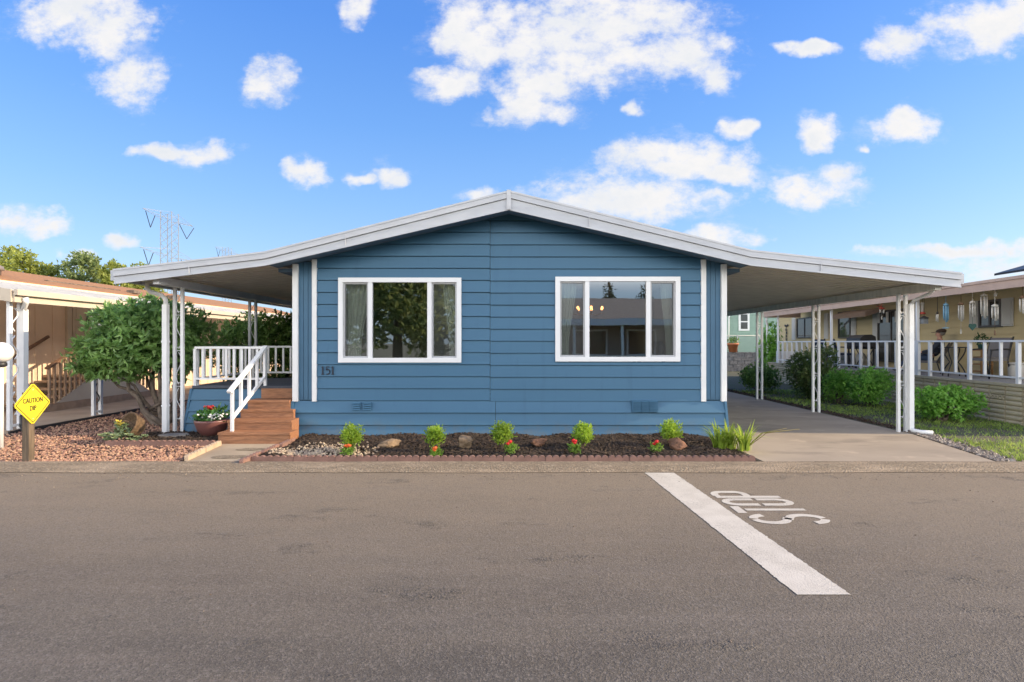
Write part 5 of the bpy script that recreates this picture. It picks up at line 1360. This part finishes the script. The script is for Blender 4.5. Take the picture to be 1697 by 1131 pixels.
def rtree(X, Y, w, h, label, mat, n=3200, L=.4):
    t = thing('tree', label, 'tree', (X,Y,0)); cl = []
    for k in range(16):
        u = (k+.5)/16; q = w/2*math.sqrt(max(.05,1-((u-.42)/.62)**2)); a = k*2.4; r = w*.22*rng.uniform(.8,1.2)
        cl.append((X+q*.7*math.cos(a), Y+q*.7*math.sin(a), h*(.18+.75*u), r, r, r*.85))
    m = MB(); m.tube([(X,Y,-.1),(X,Y,h*.6)], [.3,.12], 8); m.build('trunk', bark, t)
    leaves(MB(), cl, n, L, L*.55, shell=.7, whorl=2).build('crown', mat, t)
rtree(-6.2,-11,6.6,9.5,'large dark leafy tree across the street mirrored in the left front window',treed,5500)
rtree(-1.2,-16,4.2,6.0,'leafy tree across the street mirrored at the right window edge',treel,2500)
con = leafmat('conifer_needle', (.03,.06,.03), (.05,.09,.04), .15)
def conifer(X, Y, h, w, label):
    t = thing('conifer', label, 'tree', (X,Y,0), group='conifers across the street'); MB().tube([(X,Y,-.1),(X,Y,h)], [.25,.03], 8).build('trunk', bark, t); mb = MB()
    cl = []
    for k in range(14):
        u = k/14; r = w/2*(1-u)+.15
        for a in range(5): b = a*1.257+k; cl.append((X+r*.6*math.cos(b), Y+r*.6*math.sin(b), h*(.15+.83*u)-r*.15, r*.5, r*.5, .22))
    leaves(mb, cl, 1600, .4, .12, shell=.8, up=-.1, whorl=2).build('crown', con, t)
conifer(9.0,-32,7.4,4.0,'left one of two dark conifers mirrored in the right front window'); conifer(12.4,-32,7.4,4.4,'right one of two dark conifers mirrored in the right front window')
mb = MB(); 
tag(sheet('lawn', -60, 60, -7.4, -2.35, -.03, bpy.data.materials['lawn_ground']), kind='structure')
SUN_EL, SUN_AZ, SUN = 23, 3.8, 5.0
CLOUD, REAR, REAR_LO, REAR_Y0 = .74, 3.5, .28, -.3
SKY_SAT, SKY_HUE, SKY_TINT, EXPO = 1.15, .5, (1.0,1.09,1.42), .42
# ------------------------------------------------------------------ sky, sun, camera
EL, AZ = R(SUN_EL), R(SUN_AZ)            # azimuth measured from +X towards -Y (the street side)
w = bpy.data.worlds.new('World'); S.world = w; w.use_nodes = True; t = w.node_tree; bg = t.nodes['Background']
sky = nn(t, 'ShaderNodeTexSky', sky_type='NISHITA', sun_disc=False); sky.sun_elevation = EL; sky.sun_rotation = R(90)+AZ
sky.air_density = 1.0; sky.dust_density = .9; sky.ozone_density = 2.0
co = nn(t, 'ShaderNodeTexCoord').outputs['Generated']
sx = nn(t, 'ShaderNodeSeparateXYZ'); t.links.new(co, sx.inputs[0])
yv = math_(t, 'MAXIMUM', sx.outputs[1], .05)
u = math_(t, 'DIVIDE', sx.outputs[0], yv); v = math_(t, 'DIVIDE', sx.outputs[2], yv)
cb = nn(t, 'ShaderNodeCombineXYZ'); t.links.new(u, cb.inputs[0]); t.links.new(v, cb.inputs[1]); uv = cb.outputs[0]
nw = nn(t, 'ShaderNodeTexNoise'); nw.inputs['Scale'].default_value = 14; nw.inputs['Detail'].default_value = 3; t.links.new(uv, nw.inputs['Vector'])
wv = vmath(t, 'MULTIPLY', vmath(t, 'SUBTRACT', nw.outputs['Color'], (.5,.5,.5)), (.10,.06,0))
uvw = vmath(t, 'ADD', uv, wv)
CL = [(140,25,120,58),(190,60,70,45),(215,135,72,45),(455,140,48,48),(300,250,95,17),(335,256,55,18),(508,285,42,22),(645,292,36,20),(590,293,26,10),(592,15,26,28),
 (790,60,80,90),(960,70,190,85),(1130,95,95,58),(755,140,70,30),(890,188,95,28),(1000,30,190,60),(890,140,100,45),(1190,130,40,28),(1120,262,145,42),(1205,288,62,22),(1030,330,180,46),(1175,332,32,18),(797,322,34,14),
 (1345,318,95,36),(1380,290,42,28),(1350,218,42,28),(1495,212,60,33),(1435,243,16,9),(1222,212,26,16),(1490,70,52,40),(1625,45,115,50),(1690,20,60,60),(1345,78,55,14),(1050,180,20,14),(45,368,68,30),(195,395,38,15),(1600,415,190,16),(1660,440,110,26),(1200,392,85,20),(125,428,32,14)]
acc = None
for px, py, rx, ry in CL:
    d = vmath(t, 'MULTIPLY', vmath(t, 'SUBTRACT', uvw, ((px-CX)/F, (CY-py)/F, 0)), (F/rx/1.12, F/ry/1.12, 0))
    f = math_(t, 'SUBTRACT', 1.0, vmath(t, 'DOT_PRODUCT', d, d))
    acc = f if acc is None else math_(t, 'SMOOTH_MAX', acc, f, .15)
n1 = noise(t, vmath(t, 'MULTIPLY', uv, (1,1.35,1)), 13, 10, .66)
dens = math_(t, 'ADD', acc, math_(t, 'MULTIPLY', math_(t, 'SUBTRACT', n1, .52), 2.9))
front = ramp(t, dens, -.02, 1.05)
thin = ramp(t, math_(t, 'ADD', math_(t, 'MULTIPLY', acc, .7), math_(t, 'MULTIPLY', math_(t, 'SUBTRACT', noise(t, vmath(t, 'MULTIPLY', uv, (1,2.0,1)), 9, 10, .7), .5), 4.5)), -.1, 1.8)
front = math_(t, 'MAXIMUM', front, math_(t, 'MULTIPLY', thin, .5))
front = math_(t, 'MULTIPLY', front, ramp(t, sx.outputs[1], .05, .2))
# noise for a bright cloud bank added outside the view
zz = math_(t, 'MAXIMUM', sx.outputs[2], .06)
cb2 = nn(t, 'ShaderNodeCombineXYZ'); t.links.new(math_(t, 'DIVIDE', sx.outputs[0], zz), cb2.inputs[0]); t.links.new(math_(t, 'DIVIDE', sx.outputs[1], zz), cb2.inputs[1])
n2 = noise(t, cb2.outputs[0], 1.1, 8, .6)
fill_bank = ramp(t, n2, REAR_LO, REAR_LO+.14)
# unseen bank added low on the street side to fill the shaded fronts
fill_bank = math_(t, 'MULTIPLY', math_(t, 'MULTIPLY', fill_bank, ramp(t, math_(t, 'MULTIPLY', sx.outputs[1], -1.0), REAR_Y0, REAR_Y0+.35)), math_(t, 'SUBTRACT', 1.0, ramp(t, sx.outputs[2], .38, .70)))
fill_bank = math_(t, 'MULTIPLY', fill_bank, ramp(t, sx.outputs[2], .07, .16))
cover = math_(t, 'MAXIMUM', front, fill_bank)
# cloud tone: bright sunlit heads, blue grey bases
n3 = noise(t, vmath(t, 'ADD', vmath(t, 'MULTIPLY', uv, (1,1.4,1)), (.02,-.03,0)), 7, 6, .6)
shade = ramp(t, math_(t, 'ADD', math_(t, 'MULTIPLY', dens, .30), n3), .55, 1.15)
cc = mixc(t, shade, tuple(x*CLOUD for x in (.99,.965,.95)), tuple(x*CLOUD for x in (.80,.84,.90)))
cc = mixc(t, fill_bank, cc, tuple(x*REAR for x in (1.0,.975,.93)))
hs = nn(t, 'ShaderNodeHueSaturation'); t.links.new(sky.outputs[0], hs.inputs['Color']); hs.inputs['Saturation'].default_value = SKY_SAT; hs.inputs['Hue'].default_value = SKY_HUE
skyc = mixc(t, 1.0, hs.outputs[0], SKY_TINT, 'MULTIPLY')
cr = nn(t, 'ShaderNodeValToRGB'); t.links.new(sx.outputs[2], cr.inputs[0])
k_ = 2**-EXPO/.15
stops = [(.0,(.56,.74,.95)),(.10,(.50,.715,.965)),(.24,(.315,.59,.98)),(.36,(.20,.47,.985)),(.50,(.122,.36,.975)),(.9,(.07,.25,.78))]
while len(cr.color_ramp.elements) < len(stops): cr.color_ramp.elements.new(.5)
for el, (p_, c_) in zip(cr.color_ramp.elements, stops): el.position = p_; el.color = (*[x*k_ for x in c_], 1)
skyc = mixc(t, .65, skyc, cr.outputs[0])
SK = .15
cs = nn(t, 'ShaderNodeVectorMath', operation='SCALE'); t.links.new(cc, cs.inputs[0]); cs.inputs['Scale'].default_value = 1/SK
fin = mixc(t, cover, skyc, cs.outputs[0])
t.links.new(fin, bg.inputs['Color']); bg.inputs['Strength'].default_value = SK
w.cycles.sampling_method = 'MANUAL'; w.cycles.sample_map_resolution = 512
sl = bpy.data.lights.new('sun', 'SUN'); sl.energy = SUN; sl.angle = R(.55); sl.color = (1.0,.79,.53)
so = bpy.data.objects.new('sun', sl); COL.objects.link(so); so.location = (40,-5,30)
so.rotation_euler = Vector((-math.cos(EL)*math.cos(AZ), math.cos(EL)*math.sin(AZ), -math.sin(EL))).to_track_quat('-Z','Y').to_euler()
cd = bpy.data.cameras.new('camera'); cam = bpy.data.objects.new('camera', cd); COL.objects.link(cam)
cam.location = (0,0,CH); cam.rotation_euler = (R(90),0,0); cd.sensor_width = 36; cd.lens = 36*F/1697; cd.shift_y = 2.5/1697; cd.clip_end = 4000; cd.clip_start = .05
S.camera = cam
S.view_settings.view_transform = 'Standard'; S.view_settings.look = 'None'; S.view_settings.exposure = EXPO; S.view_settings.gamma = 1
c = S.cycles; c.max_bounces = 8; c.diffuse_bounces = 4; c.glossy_bounces = 3; c.transmission_bounces = 4; c.transparent_max_bounces = 12; c.caustics_reflective = False; c.caustics_refractive = False
c.sample_clamp_indirect = 6; c.use_denoising = True
